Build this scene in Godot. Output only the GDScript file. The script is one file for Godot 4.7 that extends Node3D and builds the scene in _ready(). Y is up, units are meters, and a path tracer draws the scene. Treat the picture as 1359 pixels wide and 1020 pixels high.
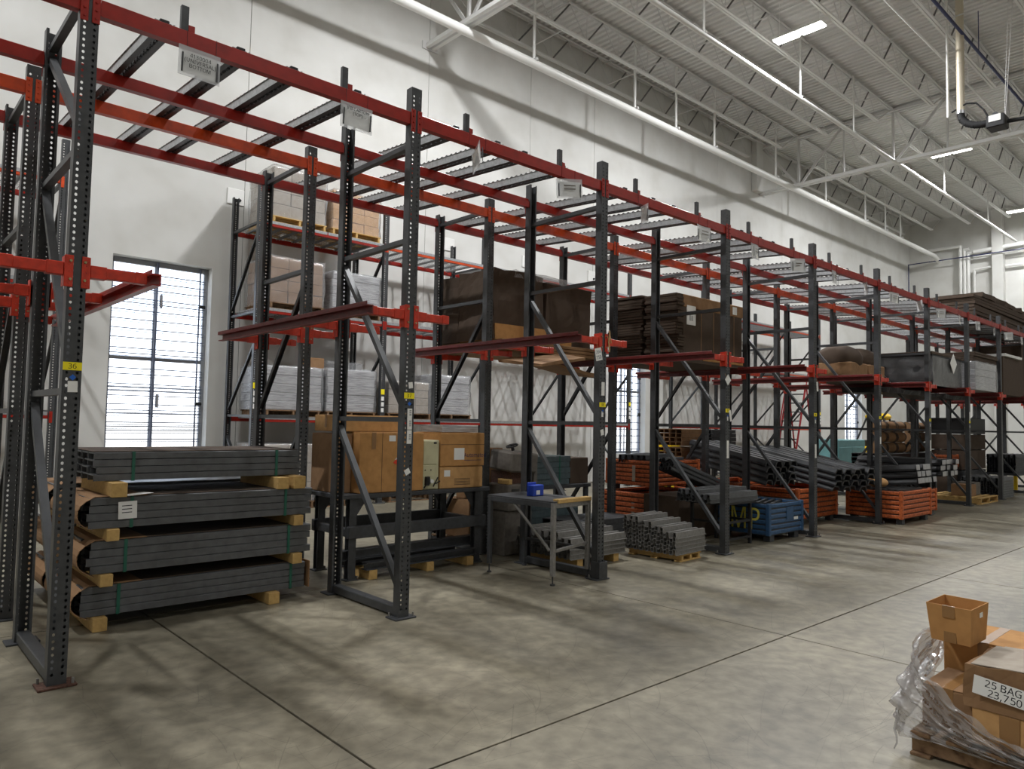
extends Node3D
# A warehouse: drive-in rack with roller tracks, selective rack on the back wall, stored steel, cartons and bins.

const P := 2.4            # bay pitch along x
const ZW := -8.6          # back wall face
const XE := 38.5          # end wall face
const ROWS := [0.0, -1.159, -1.826, -2.921]
const TH := 4.34
const ORD := ["cut off", "first", "second", "third", "fourth", "fifth", "sixth", "seventh", "eighth", "ninth", "tenth", "eleventh", "twelfth", "thirteenth", "fourteenth"]
const ROWN := ["front", "second", "third", "rearmost"]

var M := {}
var cache := {}
var used := {}
var rng := RandomNumberGenerator.new()
var font: SystemFont


class MB:
	var v := PackedVector3Array()
	var n := PackedVector3Array()

	func tri(a: Vector3, b: Vector3, c: Vector3, hint: Vector3) -> void:
		var nn := (b - a).cross(c - a)
		if nn.length_squared() < 1e-16:
			return
		nn = nn.normalized()
		if nn.dot(hint) < 0.0:
			nn = -nn
			v.append_array([a, b, c])
		else:
			v.append_array([a, c, b])
		n.append_array([nn, nn, nn])

	func quad(a: Vector3, b: Vector3, c: Vector3, d: Vector3, hint: Vector3) -> void:
		tri(a, b, c, hint)
		tri(a, c, d, hint)

	func box(c: Vector3, s: Vector3, B := Basis()) -> void:
		for ax in 3:
			for sg in [-1.0, 1.0]:
				var d := Vector3.ZERO
				d[ax] = sg
				var e := Vector3.ZERO
				e[(ax + 1) % 3] = 1.0
				var f := Vector3.ZERO
				f[(ax + 2) % 3] = 1.0
				var h := s * 0.5
				quad(c + B * ((d - e - f) * h), c + B * ((d + e - f) * h), c + B * ((d + e + f) * h), c + B * ((d - e + f) * h), B * d)

	func bb(a: Vector3, b: Vector3) -> void:
		box((a + b) * 0.5, (b - a).abs())

	func cbox(c: Vector3, s: Vector3, k: float, B := Basis()) -> void:   # chamfered box
		var h := s * 0.5
		for ax in 3:
			for sg in [-1.0, 1.0]:
				var d := Vector3.ZERO
				d[ax] = sg * h[ax]
				var i := (ax + 1) % 3
				var j := (ax + 2) % 3
				var q := []
				for m in [[-1, -1], [1, -1], [1, 1], [-1, 1]]:
					var p := d
					p[i] = m[0] * (h[i] - k)
					p[j] = m[1] * (h[j] - k)
					q.append(c + B * p)
				quad(q[0], q[1], q[2], q[3], B * d)
		for ax in 3:
			var i := (ax + 1) % 3
			var j := (ax + 2) % 3
			for si in [-1.0, 1.0]:
				for sj in [-1.0, 1.0]:
					var q := []
					for m in [[-1, 0], [1, 0], [1, 1], [-1, 1]]:
						var p := Vector3.ZERO
						p[ax] = m[0] * (h[ax] - k)
						p[i] = si * (h[i] - (0.0 if m[1] == 0 else k))
						p[j] = sj * (h[j] - (k if m[1] == 0 else 0.0))
						q.append(c + B * p)
					var hint := Vector3.ZERO
					hint[i] = si
					hint[j] = sj
					quad(q[0], q[1], q[2], q[3], B * hint)
		for sx in [-1.0, 1.0]:
			for sy in [-1.0, 1.0]:
				for sz in [-1.0, 1.0]:
					var sv := Vector3(sx, sy, sz)
					tri(c + B * (sv * Vector3(h.x, h.y - k, h.z - k)), c + B * (sv * Vector3(h.x - k, h.y, h.z - k)), c + B * (sv * Vector3(h.x - k, h.y - k, h.z)), B * sv)

	func bar(a: Vector3, b: Vector3, w: float, h: float, up := Vector3.UP) -> void:
		var z := (b - a).normalized()
		if absf(z.dot(up)) > 0.98:
			up = Vector3.RIGHT if absf(z.x) < 0.9 else Vector3.BACK
		var x := up.cross(z).normalized()
		box((a + b) * 0.5, Vector3(w, h, a.distance_to(b)), Basis(x, z.cross(x), z))

	func cyl(a: Vector3, b: Vector3, ra: float, rb: float, sides := 10, caps := true) -> void:
		var z := (b - a).normalized()
		var up := Vector3.UP if absf(z.y) < 0.9 else Vector3.RIGHT
		var x := up.cross(z).normalized()
		var y := z.cross(x)
		for i in sides:
			var t0 := TAU * i / sides
			var t1 := TAU * (i + 1) / sides
			var d0 := x * cos(t0) + y * sin(t0)
			var d1 := x * cos(t1) + y * sin(t1)
			var q := [a + d0 * ra, a + d1 * ra, b + d1 * rb, b + d0 * rb]
			var nn := [d0, d1, d1, d0]
			for m in ([[0, 1, 2], [0, 2, 3]]):
				var hint: Vector3 = d0 + d1
				var g: Vector3 = (q[m[1]] - q[m[0]]).cross(q[m[2]] - q[m[0]])
				if g.length_squared() < 1e-16:
					continue
				var o: Array = [m[0], m[1], m[2]] if g.dot(hint) < 0.0 else [m[0], m[2], m[1]]
				for k in o:
					v.append(q[k])
					n.append(nn[k])
			if caps:
				tri(a, a + d0 * ra, a + d1 * ra, -z)
				tri(b, b + d0 * rb, b + d1 * rb, z)

	func ext(poly: PackedVector2Array, a: Vector3, b: Vector3, up := Vector3.UP, caps := true) -> void:   # outline swept from a to b
		var z := (b - a).normalized()
		var x := up.cross(z).normalized()
		var y := z.cross(x)
		var cw := Geometry2D.is_polygon_clockwise(poly)
		for i in poly.size():
			var p := poly[i]
			var q := poly[(i + 1) % poly.size()]
			var e := q - p
			var nn := Vector2(e.y, -e.x)
			if cw:
				nn = -nn
			var hint := x * nn.x + y * nn.y
			var op := x * p.x + y * p.y
			var oq := x * q.x + y * q.y
			quad(a + op, a + oq, b + oq, b + op, hint)
		if caps:
			var t := Geometry2D.triangulate_polygon(poly)
			for i in range(0, t.size(), 3):
				var w := []
				for k in 3:
					w.append(x * poly[t[i + k]].x + y * poly[t[i + k]].y)
				tri(a + w[0], a + w[1], a + w[2], -z)
				tri(b + w[0], b + w[1], b + w[2], z)

	func hole_cell(o: Vector3, ex: Vector3, ey: Vector3, w: float, h: float, rx: float, ry: float, th: float, sides := 8) -> void:   # a plate cell w by h with a hole, th thick
		var nn := ex.cross(ey).normalized()
		var inner := []
		var outer := []
		for i in sides:
			var t := TAU * (i + 0.5) / sides
			var c := Vector2(cos(t), sin(t))
			inner.append(ex * c.x * rx + ey * c.y * ry)
			var k := minf(w * 0.5 / maxf(absf(c.x), 1e-6), h * 0.5 / maxf(absf(c.y), 1e-6))
			outer.append(ex * c.x * k + ey * c.y * k)
		var cor := [ex * w * 0.5 + ey * h * 0.5, -ex * w * 0.5 + ey * h * 0.5, -ex * w * 0.5 - ey * h * 0.5, ex * w * 0.5 - ey * h * 0.5]
		for side in [0.0, -1.0]:
			var off: Vector3 = o + nn * th * side
			var hint: Vector3 = nn if side == 0.0 else -nn
			for i in sides:
				var j := (i + 1) % sides
				quad(off + inner[i], off + outer[i], off + outer[j], off + inner[j], hint)
				for c in cor:   # fill the corner between two spokes
					var f: Vector3 = c
					var a: Vector3 = outer[i]
					var b: Vector3 = outer[j]
					if absf((f - a).dot(ex)) < 1e-5 and absf((f - b).dot(ey)) < 1e-5 or absf((f - a).dot(ey)) < 1e-5 and absf((f - b).dot(ex)) < 1e-5:
						tri(off + a, off + f, off + b, hint)
		for i in sides:
			var j := (i + 1) % sides
			quad(o + inner[i], o + inner[j], o + inner[j] - nn * th, o + inner[i] - nn * th, -(inner[i] + inner[j]))

	func mesh() -> ArrayMesh:
		var arr := []
		arr.resize(Mesh.ARRAY_MAX)
		arr[Mesh.ARRAY_VERTEX] = v
		arr[Mesh.ARRAY_NORMAL] = n
		var m := ArrayMesh.new()
		m.add_surface_from_arrays(Mesh.PRIMITIVE_TRIANGLES, arr)
		return m


func smooth(m: ArrayMesh) -> ArrayMesh:
	var st := SurfaceTool.new()
	st.begin(Mesh.PRIMITIVE_TRIANGLES)
	var v: PackedVector3Array = m.surface_get_arrays(0)[Mesh.ARRAY_VERTEX]
	st.set_smooth_group(0)
	for p in v:
		st.add_vertex(p)
	st.index()
	st.generate_normals()
	return st.commit()


# ---------- naming and placing ----------
func numbered(called: String) -> String:
	if not used.has(called):
		used[called] = 0
		return called
	used[called] += 1
	return "%s_%03d" % [called, used[called]]


func tag(o: Node3D, label: String, category: String, group := "", kind := "") -> void:
	o.set_meta("label", label)
	if category:
		o.set_meta("category", category)
	if group:
		o.set_meta("group", group)
	if kind:
		o.set_meta("kind", kind)


func thing(called: String, label: String, category: String, at := Vector3.ZERO, turn := 0.0, group := "", kind := "") -> Node3D:
	var o := Node3D.new()
	o.name = numbered(called)
	add_child(o)
	o.position = at
	o.rotation.y = turn
	tag(o, label, category, group, kind)
	return o


func solo(called: String, label: String, category: String, mesh: Mesh, mat: Material, at := Vector3.ZERO, turn := 0.0, group := "", kind := "") -> MeshInstance3D:
	var o := MeshInstance3D.new()
	o.mesh = mesh
	o.material_override = mat
	o.name = numbered(called)
	add_child(o)
	o.position = at
	o.rotation.y = turn
	tag(o, label, category, group, kind)
	return o


func part(called: String, mesh: Mesh, mat: Material, parent: Node3D, xf := Transform3D(), label := "", kind := "") -> MeshInstance3D:
	var o := MeshInstance3D.new()
	o.mesh = mesh
	o.material_override = mat
	o.name = called
	parent.add_child(o, true)
	o.transform = xf
	if label:
		o.set_meta("label", label)
	if kind:
		o.set_meta("kind", kind)
	return o


func at(x: float, y: float, z: float, turn := 0.0) -> Transform3D:
	return Transform3D(Basis(Vector3.UP, turn), Vector3(x, y, z))


func span(a: Vector3, b: Vector3, w := 1.0, h := 1.0, up := Vector3.UP) -> Transform3D:   # puts a unit piece (along z, centred) between two points
	var z := (b - a).normalized()
	if absf(z.dot(up)) > 0.98:
		up = Vector3.RIGHT if absf(z.x) < 0.9 else Vector3.BACK
	var x := up.cross(z).normalized()
	return Transform3D(Basis(x * w, z.cross(x) * h, z * a.distance_to(b)), (a + b) * 0.5)


func once(key: String, make: Callable) -> Mesh:
	if not cache.has(key):
		var m := MB.new()
		make.call(m)
		cache[key] = m.mesh()
	return cache[key]


func cb(s: Vector3, k := 0.004) -> Mesh:   # chamfered box of that size, shared
	return once("cb%.3f_%.3f_%.3f_%.4f" % [s.x, s.y, s.z, k], func(m: MB): m.cbox(Vector3.ZERO, s, k))


func cbar(parent: Node3D, called: String, a: Vector3, b: Vector3, w: float, h: float, mat: Material, up := Vector3.UP, k := 0.004) -> MeshInstance3D:
	return part(called, cb(Vector3(w, h, a.distance_to(b)), k), mat, parent, span1(a, b, up))


func span1(a: Vector3, b: Vector3, up := Vector3.UP) -> Transform3D:
	var t := span(a, b, 1.0, 1.0, up)
	return Transform3D(t.basis.orthonormalized(), t.origin)


func bbp(parent: Node3D, called: String, a: Vector3, b: Vector3, mat: Material, k := 0.004, label := "") -> MeshInstance3D:
	return part(called, cb((b - a).abs(), k), mat, parent, Transform3D(Basis(), (a + b) * 0.5), label)


func unit_rod(sides := 8) -> Mesh:
	return once("rod%d" % sides, func(m: MB): m.cyl(Vector3(0, 0, -0.5), Vector3(0, 0, 0.5), 0.5, 0.5, sides))


func rod(parent: Node3D, called: String, a: Vector3, b: Vector3, d: float, mat: Material, sides := 8) -> MeshInstance3D:
	return part(called, unit_rod(sides), mat, parent, span(a, b, d, d))


func letters(parent: Node3D, text: String, size: float, mat: Material, xf: Transform3D, called := "lettering", squeeze := 1.0) -> MeshInstance3D:
	var key := "txt%s%.3f" % [text, size]
	if not cache.has(key):
		var t := TextMesh.new()
		t.text = text
		t.font = font
		t.font_size = 24
		t.pixel_size = size / 24.0
		t.depth = 0.0006
		t.curve_step = 3.0
		cache[key] = t
	var o := part(called, cache[key], mat, parent, xf)
	o.transform.basis = o.transform.basis.scaled_local(Vector3(squeeze, 1, 1))
	return o


func chan(w: float, h: float, t: float) -> PackedVector2Array:   # channel outline, open towards -y
	return PackedVector2Array([Vector2(-w / 2, -h / 2), Vector2(-w / 2, h / 2), Vector2(w / 2, h / 2), Vector2(w / 2, -h / 2), Vector2(w / 2 - t, -h / 2), Vector2(w / 2 - t, h / 2 - t), Vector2(-w / 2 + t, h / 2 - t), Vector2(-w / 2 + t, -h / 2)])


func rect(w: float, h: float, k := 0.0) -> PackedVector2Array:
	if k <= 0.0:
		return PackedVector2Array([Vector2(-w / 2, -h / 2), Vector2(-w / 2, h / 2), Vector2(w / 2, h / 2), Vector2(w / 2, -h / 2)])
	var a := w / 2
	var b := h / 2
	return PackedVector2Array([Vector2(-a, -b + k), Vector2(-a, b - k), Vector2(-a + k, b), Vector2(a - k, b), Vector2(a, b - k), Vector2(a, -b + k), Vector2(a - k, -b), Vector2(-a + k, -b)])


# ---------- materials ----------
func noise_tex(freq: float, lo: Color, hi: Color, size := 512, octaves := 5, s := 1, normal := false, mid := 0.5) -> NoiseTexture2D:
	var nz := FastNoiseLite.new()
	nz.seed = s
	nz.noise_type = FastNoiseLite.TYPE_SIMPLEX_SMOOTH
	nz.frequency = freq
	nz.fractal_octaves = octaves
	var t := NoiseTexture2D.new()
	t.width = size
	t.height = size
	t.seamless = true
	t.noise = nz
	if normal:
		t.as_normal_map = true
		t.bump_strength = 6.0
	else:
		var g := Gradient.new()
		g.set_color(0, lo)
		g.set_color(1, hi)
		g.add_point(mid, lo.lerp(hi, 0.6))
		t.color_ramp = g
	return t


func mat(key: String, c: Color, rough := 0.6, metal := 0.0, tex: Texture2D = null, scale := 1.0) -> StandardMaterial3D:
	var m := StandardMaterial3D.new()
	m.resource_name = key
	m.albedo_color = c
	m.roughness = rough
	m.metallic = metal
	if tex:
		m.albedo_texture = tex
		m.uv1_triplanar = true
		m.uv1_world_triplanar = true
		m.uv1_scale = Vector3.ONE * scale
	M[key] = m
	return m


func c8(r: int, g: int, b: int) -> Color:
	return Color(r / 255.0, g / 255.0, b / 255.0)


func floor_textures() -> Array:
	# stains (large, soft) and grain (fine, with scuffs drawn as thin strokes)
	var a := FastNoiseLite.new()
	a.seed = 5
	a.noise_type = FastNoiseLite.TYPE_SIMPLEX_SMOOTH
	a.frequency = 0.006
	a.fractal_octaves = 5
	var big := a.get_seamless_image(640, 640)
	big.convert(Image.FORMAT_RGB8)
	for y in 640:
		for x in 640:
			var t := big.get_pixel(x, y).r
			t = clampf((t - 0.2) / 0.6, 0.0, 1.0)
			big.set_pixel(x, y, Color(0.80 + 0.20 * t, 0.795 + 0.20 * t, 0.78 + 0.20 * t))
	a.seed = 9
	a.frequency = 0.02
	a.fractal_octaves = 4
	var fine := a.get_seamless_image(1024, 1024)
	fine.convert(Image.FORMAT_RGB8)
	for y in 1024:
		for x in 1024:
			var t := fine.get_pixel(x, y).r
			t = clampf((t - 0.15) / 0.7, 0.0, 1.0)
			var g := 0.80 + 0.19 * t + rng.randf_range(-0.012, 0.012)
			fine.set_pixel(x, y, Color(g, g, g * 0.99))
	for k in 900:   # scuffs and tyre marks, some pale and some dark
		var p := Vector2(rng.randf() * 1024, rng.randf() * 1024)
		var ang := rng.randfn(0.0, 0.5) + (0.0 if rng.randf() < 0.6 else PI / 2)
		var bend := rng.randf_range(-0.004, 0.004)
		var dark := rng.randf() < 0.5
		var k2 := rng.randf_range(0.05, 0.2)
		for s in rng.randi_range(20, 190):
			ang += bend
			p += Vector2(cos(ang), sin(ang))
			var x := posmod(int(p.x), 1024)
			var y := posmod(int(p.y), 1024)
			var c := fine.get_pixel(x, y)
			fine.set_pixel(x, y, c.darkened(k2) if dark else c.lightened(k2 * 0.8))
	return [ImageTexture.create_from_image(big), ImageTexture.create_from_image(fine)]


func make_materials() -> void:
	var wear := noise_tex(0.012, Color(0.80, 0.795, 0.79), Color(1, 1, 1), 512, 6, 3)
	var soft := noise_tex(0.006, Color(0.93, 0.925, 0.915), Color(1, 1, 1), 512, 4, 8)
	var card := noise_tex(0.008, Color(0.9, 0.885, 0.87), Color(1, 1, 1), 512, 5, 12)
	var rust := noise_tex(0.02, Color(0.5, 0.42, 0.36), Color(1, 1, 1), 512, 6, 21, false, 0.36)
	var wrinkle := noise_tex(0.018, Color.BLACK, Color.WHITE, 512, 5, 31, true)
	var crease := noise_tex(0.012, Color(0.66, 0.66, 0.67), Color(1, 1, 1), 512, 6, 41)
	# the rack
	mat("post", c8(70, 72, 74), 0.42, 0.0, wear, 1.6)
	mat("post_lit", c8(92, 96, 100), 0.4, 0.0, wear, 1.6)
	mat("red", c8(166, 33, 17), 0.36, 0.0, wear, 1.1)
	mat("orange_beam", c8(220, 78, 24), 0.36, 0.0, wear, 1.1)
	mat("arm_red", c8(214, 58, 30), 0.4, 0.0, wear, 2.0)
	mat("rail_red", c8(122, 42, 40), 0.45, 0.0, wear, 2.0)
	mat("rust_recess_shade", c8(96, 66, 52), 0.8, 0.0, rust, 4.0)  # rusty plates, and the recess shade painted behind the bin ribs
	mat("galv", c8(186, 188, 190), 0.42, 0.55, wear, 3.0)
	mat("track_dark", c8(58, 58, 60), 0.45, 0.3)
	mat("section", c8(64, 66, 69), 0.4, 0.15, wear, 1.5)
	mat("web_grey", c8(112, 112, 110), 0.6)  # darker grey for the thick joist diagonals
	mat("wheel", c8(30, 30, 31), 0.5)
	mat("bolt", c8(170, 160, 120), 0.35, 0.8)
	mat("black", c8(30, 30, 31), 0.5)
	mat("rubber", c8(24, 24, 25), 0.8)
	mat("dark_steel", c8(72, 74, 77), 0.5, 0.1, wear, 2.0)
	mat("blue_steel", c8(99, 101, 103), 0.42, 0.15, wear, 1.5)
	mat("teal_steel", c8(84, 100, 104), 0.5, 0.0, wear, 1.5)
	mat("raw_steel", c8(146, 144, 140), 0.42, 0.25, wear, 3.0)
	mat("bright_steel", c8(190, 190, 192), 0.3, 0.7)
	mat("grey_paint", c8(118, 112, 104), 0.6, 0.0, wear, 2.0)
	# goods
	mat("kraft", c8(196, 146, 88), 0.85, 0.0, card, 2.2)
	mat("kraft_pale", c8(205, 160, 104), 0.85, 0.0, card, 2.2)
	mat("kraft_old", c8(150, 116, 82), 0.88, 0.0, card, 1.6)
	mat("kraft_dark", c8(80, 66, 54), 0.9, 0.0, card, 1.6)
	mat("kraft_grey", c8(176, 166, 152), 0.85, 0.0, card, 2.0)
	mat("tape", c8(150, 112, 70), 0.3)
	mat("wood", c8(206, 170, 106), 0.8, 0.0, card, 5.0)
	mat("wood_old", c8(142, 114, 84), 0.85, 0.0, rust, 1.2)
	mat("cream", c8(206, 202, 164), 0.5, 0.0, soft, 2.0)
	mat("teal_cabinet", c8(116, 168, 172), 0.5, 0.0, soft, 1.0)
	mat("blue_bin", c8(54, 92, 132), 0.5, 0.0, wear, 2.0)
	mat("orange_bin", c8(218, 114, 58), 0.6, 0.0, rust, 1.6)
	mat("yellow", c8(240, 200, 20), 0.45)
	mat("tag_yellow", c8(250, 232, 20), 0.55)
	mat("tag_blue", c8(20, 96, 196), 0.5)
	mat("blue_plastic", c8(28, 66, 176), 0.45)
	mat("paper", c8(236, 236, 232), 0.7)
	mat("ink", c8(28, 28, 30), 0.8)
	mat("ink_blue", c8(40, 40, 90), 0.8)
	mat("red_tag", c8(230, 70, 40), 0.6)
	mat("strap_green", c8(26, 92, 74), 0.4)
	mat("chalk_yellow", c8(220, 208, 90), 0.8)
	mat("ladder_red", c8(150, 30, 34), 0.5)
	mat("rope", c8(196, 160, 110), 0.9)
	var f := mat("film", Color(0.82, 0.83, 0.84, 0.2), 0.14)
	f.transparency = BaseMaterial3D.TRANSPARENCY_ALPHA
	f.normal_enabled = true
	f.normal_texture = wrinkle
	f.normal_scale = 0.8
	f.uv1_triplanar = true
	f.uv1_world_triplanar = true
	f.uv1_scale = Vector3(1.6, 5.0, 1.6)
	var f2: StandardMaterial3D = f.duplicate()
	f2.albedo_color = Color(0.8, 0.8, 0.8, 0.08)
	M["film_thin"] = f2
	var f3: StandardMaterial3D = f.duplicate()
	f3.albedo_color = Color(0.72, 0.71, 0.70, 0.42)
	f3.roughness = 0.2
	f3.normal_scale = 0.35
	M["film_thick"] = f3
	var sl := mat("sleeve", Color(0.9, 0.91, 0.92, 0.35), 0.3)
	sl.transparency = BaseMaterial3D.TRANSPARENCY_ALPHA
	mat("wrapped", c8(206, 206, 208), 0.32, 0.0, crease, 1.0)
	M.wrapped.uv1_scale = Vector3(0.5, 5.0, 0.5)
	# the building
	mat("wall", c8(222, 222, 218), 0.75, 0.0, soft, 0.25)
	mat("joint", c8(120, 118, 112), 0.9)
	mat("white_steel", c8(236, 236, 234), 0.55)
	mat("white_dim", c8(214, 213, 211), 0.6)
	mat("pvc", c8(238, 238, 234), 0.4)
	mat("deck", c8(226, 225, 222), 0.6)
	mat("duct", c8(214, 204, 182), 0.4, 0.3)
	mat("conduit_blue", c8(46, 52, 96), 0.5)
	mat("frame_alu", c8(150, 152, 156), 0.4, 0.6)
	mat("bar_grey", c8(104, 112, 132), 0.5)
	var g := mat("glass", Color(0.93, 0.97, 1.0, 0.06), 0.03)
	g.transparency = BaseMaterial3D.TRANSPARENCY_ALPHA
	var lamp := mat("lamp", Color.WHITE, 0.4)
	lamp.emission_enabled = true
	lamp.emission = Color(1.0, 0.98, 0.94)
	lamp.emission_energy_multiplier = 16.0
	mat("sub", c8(46, 44, 41), 0.95)
	var ft := floor_textures()
	var fl := mat("floor", c8(156, 149, 132), 0.4, 0.0, ft[0], 1.0 / 9.7)
	fl.detail_enabled = true
	fl.detail_albedo = ft[1]
	fl.detail_blend_mode = BaseMaterial3D.BLEND_MODE_MUL
	fl.detail_uv_layer = BaseMaterial3D.DETAIL_UV_2
	fl.uv2_triplanar = true
	fl.uv2_world_triplanar = true
	fl.uv2_scale = Vector3.ONE / 3.3


func _ready() -> void:
	rng.seed = 7
	font = SystemFont.new()
	font.font_names = PackedStringArray(["Droid Sans"])
	# camera
	var cam := Camera3D.new()
	cam.name = "camera"
	add_child(cam)
	cam.position = Vector3(-0.988, 1.578, 4.952)
	cam.basis = Basis(Vector3.UP, -0.7395) * Basis(Vector3.RIGHT, 0.0527) * Basis(Vector3.BACK, 0.0188)
	cam.keep_aspect = Camera3D.KEEP_HEIGHT
	cam.fov = rad_to_deg(2.0 * atan(510.0 / 970.2))
	cam.near = 0.05
	cam.far = 200.0
	cam.current = true
	# sky and exposure
	var we := WorldEnvironment.new()
	we.name = "environment"
	var e := Environment.new()
	e.background_mode = Environment.BG_SKY
	var sm := ProceduralSkyMaterial.new()
	sm.sky_top_color = c8(176, 200, 230)
	sm.sky_horizon_color = c8(236, 242, 250)
	sm.ground_horizon_color = c8(228, 230, 232)
	sm.ground_bottom_color = c8(190, 190, 188)
	sm.sky_energy_multiplier = 1.9
	sm.ground_energy_multiplier = 1.7
	e.sky = Sky.new()
	e.sky.sky_material = sm
	e.tonemap_mode = Environment.TONE_MAPPER_LINEAR
	e.tonemap_exposure = 1.0
	e.sdfgi_enabled = true
	e.ssao_enabled = true
	e.ssil_enabled = true
	we.environment = e
	add_child(we)
	make_materials()
	# lamps: two rows of linear high bays
	for x in [-3.0, 7.5, 15.5, 26.4, 35.7]:
		lamp(x, 11.03, -3.13, 30.0 if x > 35.0 else 76.0)
	for x in [-6.0, 4.5, 15.5, 26.4]:
		lamp(x, 11.03, 6.2, 21.0)
	build_shell()
	build_roof()
	build_ceiling_services()
	build_end_wall()
	build_drive_in()
	build_selective()
	build_loads()
	build_floor_goods()
	build_back_goods()
	build_foreground()


func lamp(x: float, y: float, z: float, power: float) -> void:
	var where := "over the rack" if z < 0 else "over the aisle"
	var seen_ord: String = {15.5: "first visible", 26.4: "second visible", 35.7: "last visible", 7.5: "overhead", -3.0: "rear overhead"}.get(x, "spare")
	if z > 0:
		seen_ord = {-6.0: "first", 4.5: "second", 15.5: "third", 26.4: "fourth"}[x]
	var t := thing("high_bay_light", "%s white linear ceiling lamp glowing %s, hung below the joists" % [seen_ord, where], "lamp", Vector3(x, y, z), 0.0, "linear ceiling lamps")
	bbp(t, "housing", Vector3(-0.16, 0.03, -0.62), Vector3(0.16, 0.09, 0.62), M.white_steel, 0.012)
	for s in [-1.0, 1.0]:
		bbp(t, "diffuser", Vector3(-0.14, 0.0, s * 0.32 - 0.28), Vector3(0.14, 0.03, s * 0.32 + 0.28), M.lamp, 0.008, "glowing white diffuser")
		rod(t, "hanger", Vector3(0, 0.09, s * 0.5), Vector3(0, 12.0 - y, s * 0.5), 0.012, M.white_steel, 6)
	var a := AreaLight3D.new()
	a.name = "lamp_light"
	t.add_child(a, true)
	a.position = Vector3(0, -0.02, 0)
	a.rotation.x = -PI / 2
	a.area_size = Vector2(0.3, 1.24)
	a.area_normalize_energy = true
	a.light_energy = power
	a.light_color = Color(0.985, 0.99, 1.0)
	a.area_range = 60.0
	a.area_attenuation = 2.0
	a.shadow_enabled = true


# ---------- the building ----------
func shell(called: String, label: String, mesh: Mesh, m: Material) -> MeshInstance3D:
	var o := MeshInstance3D.new()
	o.mesh = mesh
	o.material_override = m
	o.name = numbered(called)
	add_child(o)
	tag(o, label, "", "", "structure")
	return o


func shell_node(called: String, label: String, pos := Vector3.ZERO) -> Node3D:
	var o := Node3D.new()
	o.name = numbered(called)
	add_child(o)
	o.position = pos
	tag(o, label, "", "", "structure")
	return o


func build_shell() -> void:
	# floor: slabs between sawn joints
	var f := shell_node("floor", "worn grey polished concrete warehouse floor cut into slabs by thin dark joints")
	bbp(f, "bed", Vector3(-14, -0.4, -8.9), Vector3(38.8, -0.02, 14), M["sub"], 0.002)
	var xs := [-14.0]
	var x := 0.87 - 3.53 * 4
	while x < 38.4:
		xs.append(x)
		x += 3.53
	xs.append(38.8)
	var zs := [-8.9, -4.86, -1.33, 2.2, 5.73, 9.26, 14.0]
	for i in xs.size() - 1:
		for j in zs.size() - 1:
			var g := 0.0065
			bbp(f, "slab", Vector3(xs[i] + g, -0.02, zs[j] + g), Vector3(xs[i + 1] - g, 0.0, zs[j + 1] - g), M.floor, 0.002)
	# back wall: tilt-up panels with three windows
	var wins := [[2.23, 3.88, 0.75, 4.31], [15.2, 16.82, 0.75, 4.31], [30.75, 32.5, 0.75, 4.31]]
	var js := [-14.0, -9.5, -5.1, -0.4, 4.42, 8.6, 11.85, 14.36, 20.72, 25.25, 29.5, 34.2, 38.8]
	var w := shell_node("wall_back", "tall white painted concrete panel wall behind the racks")
	for i in js.size() - 1:
		var a: float = js[i] + 0.006
		var b: float = js[i + 1] - 0.006
		var mb := MB.new()
		var cut := []
		for q in wins:
			if q[0] > a and q[1] < b:
				cut = q
		if cut.is_empty():
			mb.bb(Vector3(a, -0.1, ZW - 0.3), Vector3(b, 12.1, ZW))
		else:
			mb.bb(Vector3(a, -0.1, ZW - 0.3), Vector3(cut[0], 12.1, ZW))
			mb.bb(Vector3(cut[1], -0.1, ZW - 0.3), Vector3(b, 12.1, ZW))
			mb.bb(Vector3(cut[0], -0.1, ZW - 0.3), Vector3(cut[1], cut[2], ZW))
			mb.bb(Vector3(cut[0], cut[3], ZW - 0.3), Vector3(cut[1], 12.1, ZW))
		part("panel", mb.mesh(), M.wall, w)
		if i:
			bbp(w, "joint_seal", Vector3(js[i] - 0.006, -0.1, ZW - 0.28), Vector3(js[i] + 0.006, 12.1, ZW - 0.012), M.joint, 0.001)
	for i in 3:
		build_window(i, wins[i])
	# the other walls and the roof slab
	var m2 := MB.new()
	m2.bb(Vector3(-14.3, -0.1, -8.9), Vector3(-14, 12.3, 14.3))
	shell("wall_left", "white wall behind and beside the camera", m2.mesh(), M.wall)
	var m3 := MB.new()
	m3.bb(Vector3(-14, -0.1, 14), Vector3(38.8, 12.3, 14.3))
	shell("wall_front", "white wall behind the camera", m3.mesh(), M.wall)
	# wall tie plates above the rear rack posts
	for k in 5:
		var px := 4.13 + 2.515 * k
		if k == 1:
			continue
		var t := thing("wall_plate", "%s small square white plate fixed to the wall above a rear rack post" % ["first", "", "second", "third", "fourth"][k], "plate", Vector3(px + 0.12, 5.72, ZW), 0.0, "wall tie plates")
		bbp(t, "plate", Vector3(-0.16, -0.15, 0.0), Vector3(0.16, 0.15, 0.025), M.pvc, 0.006)
		part("knob", once("knob", func(m: MB): m.cyl(Vector3.ZERO, Vector3(0, 0, 0.03), 0.03, 0.025, 12)), M.black, t, at(0.07, -0.06, 0.025))


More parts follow.
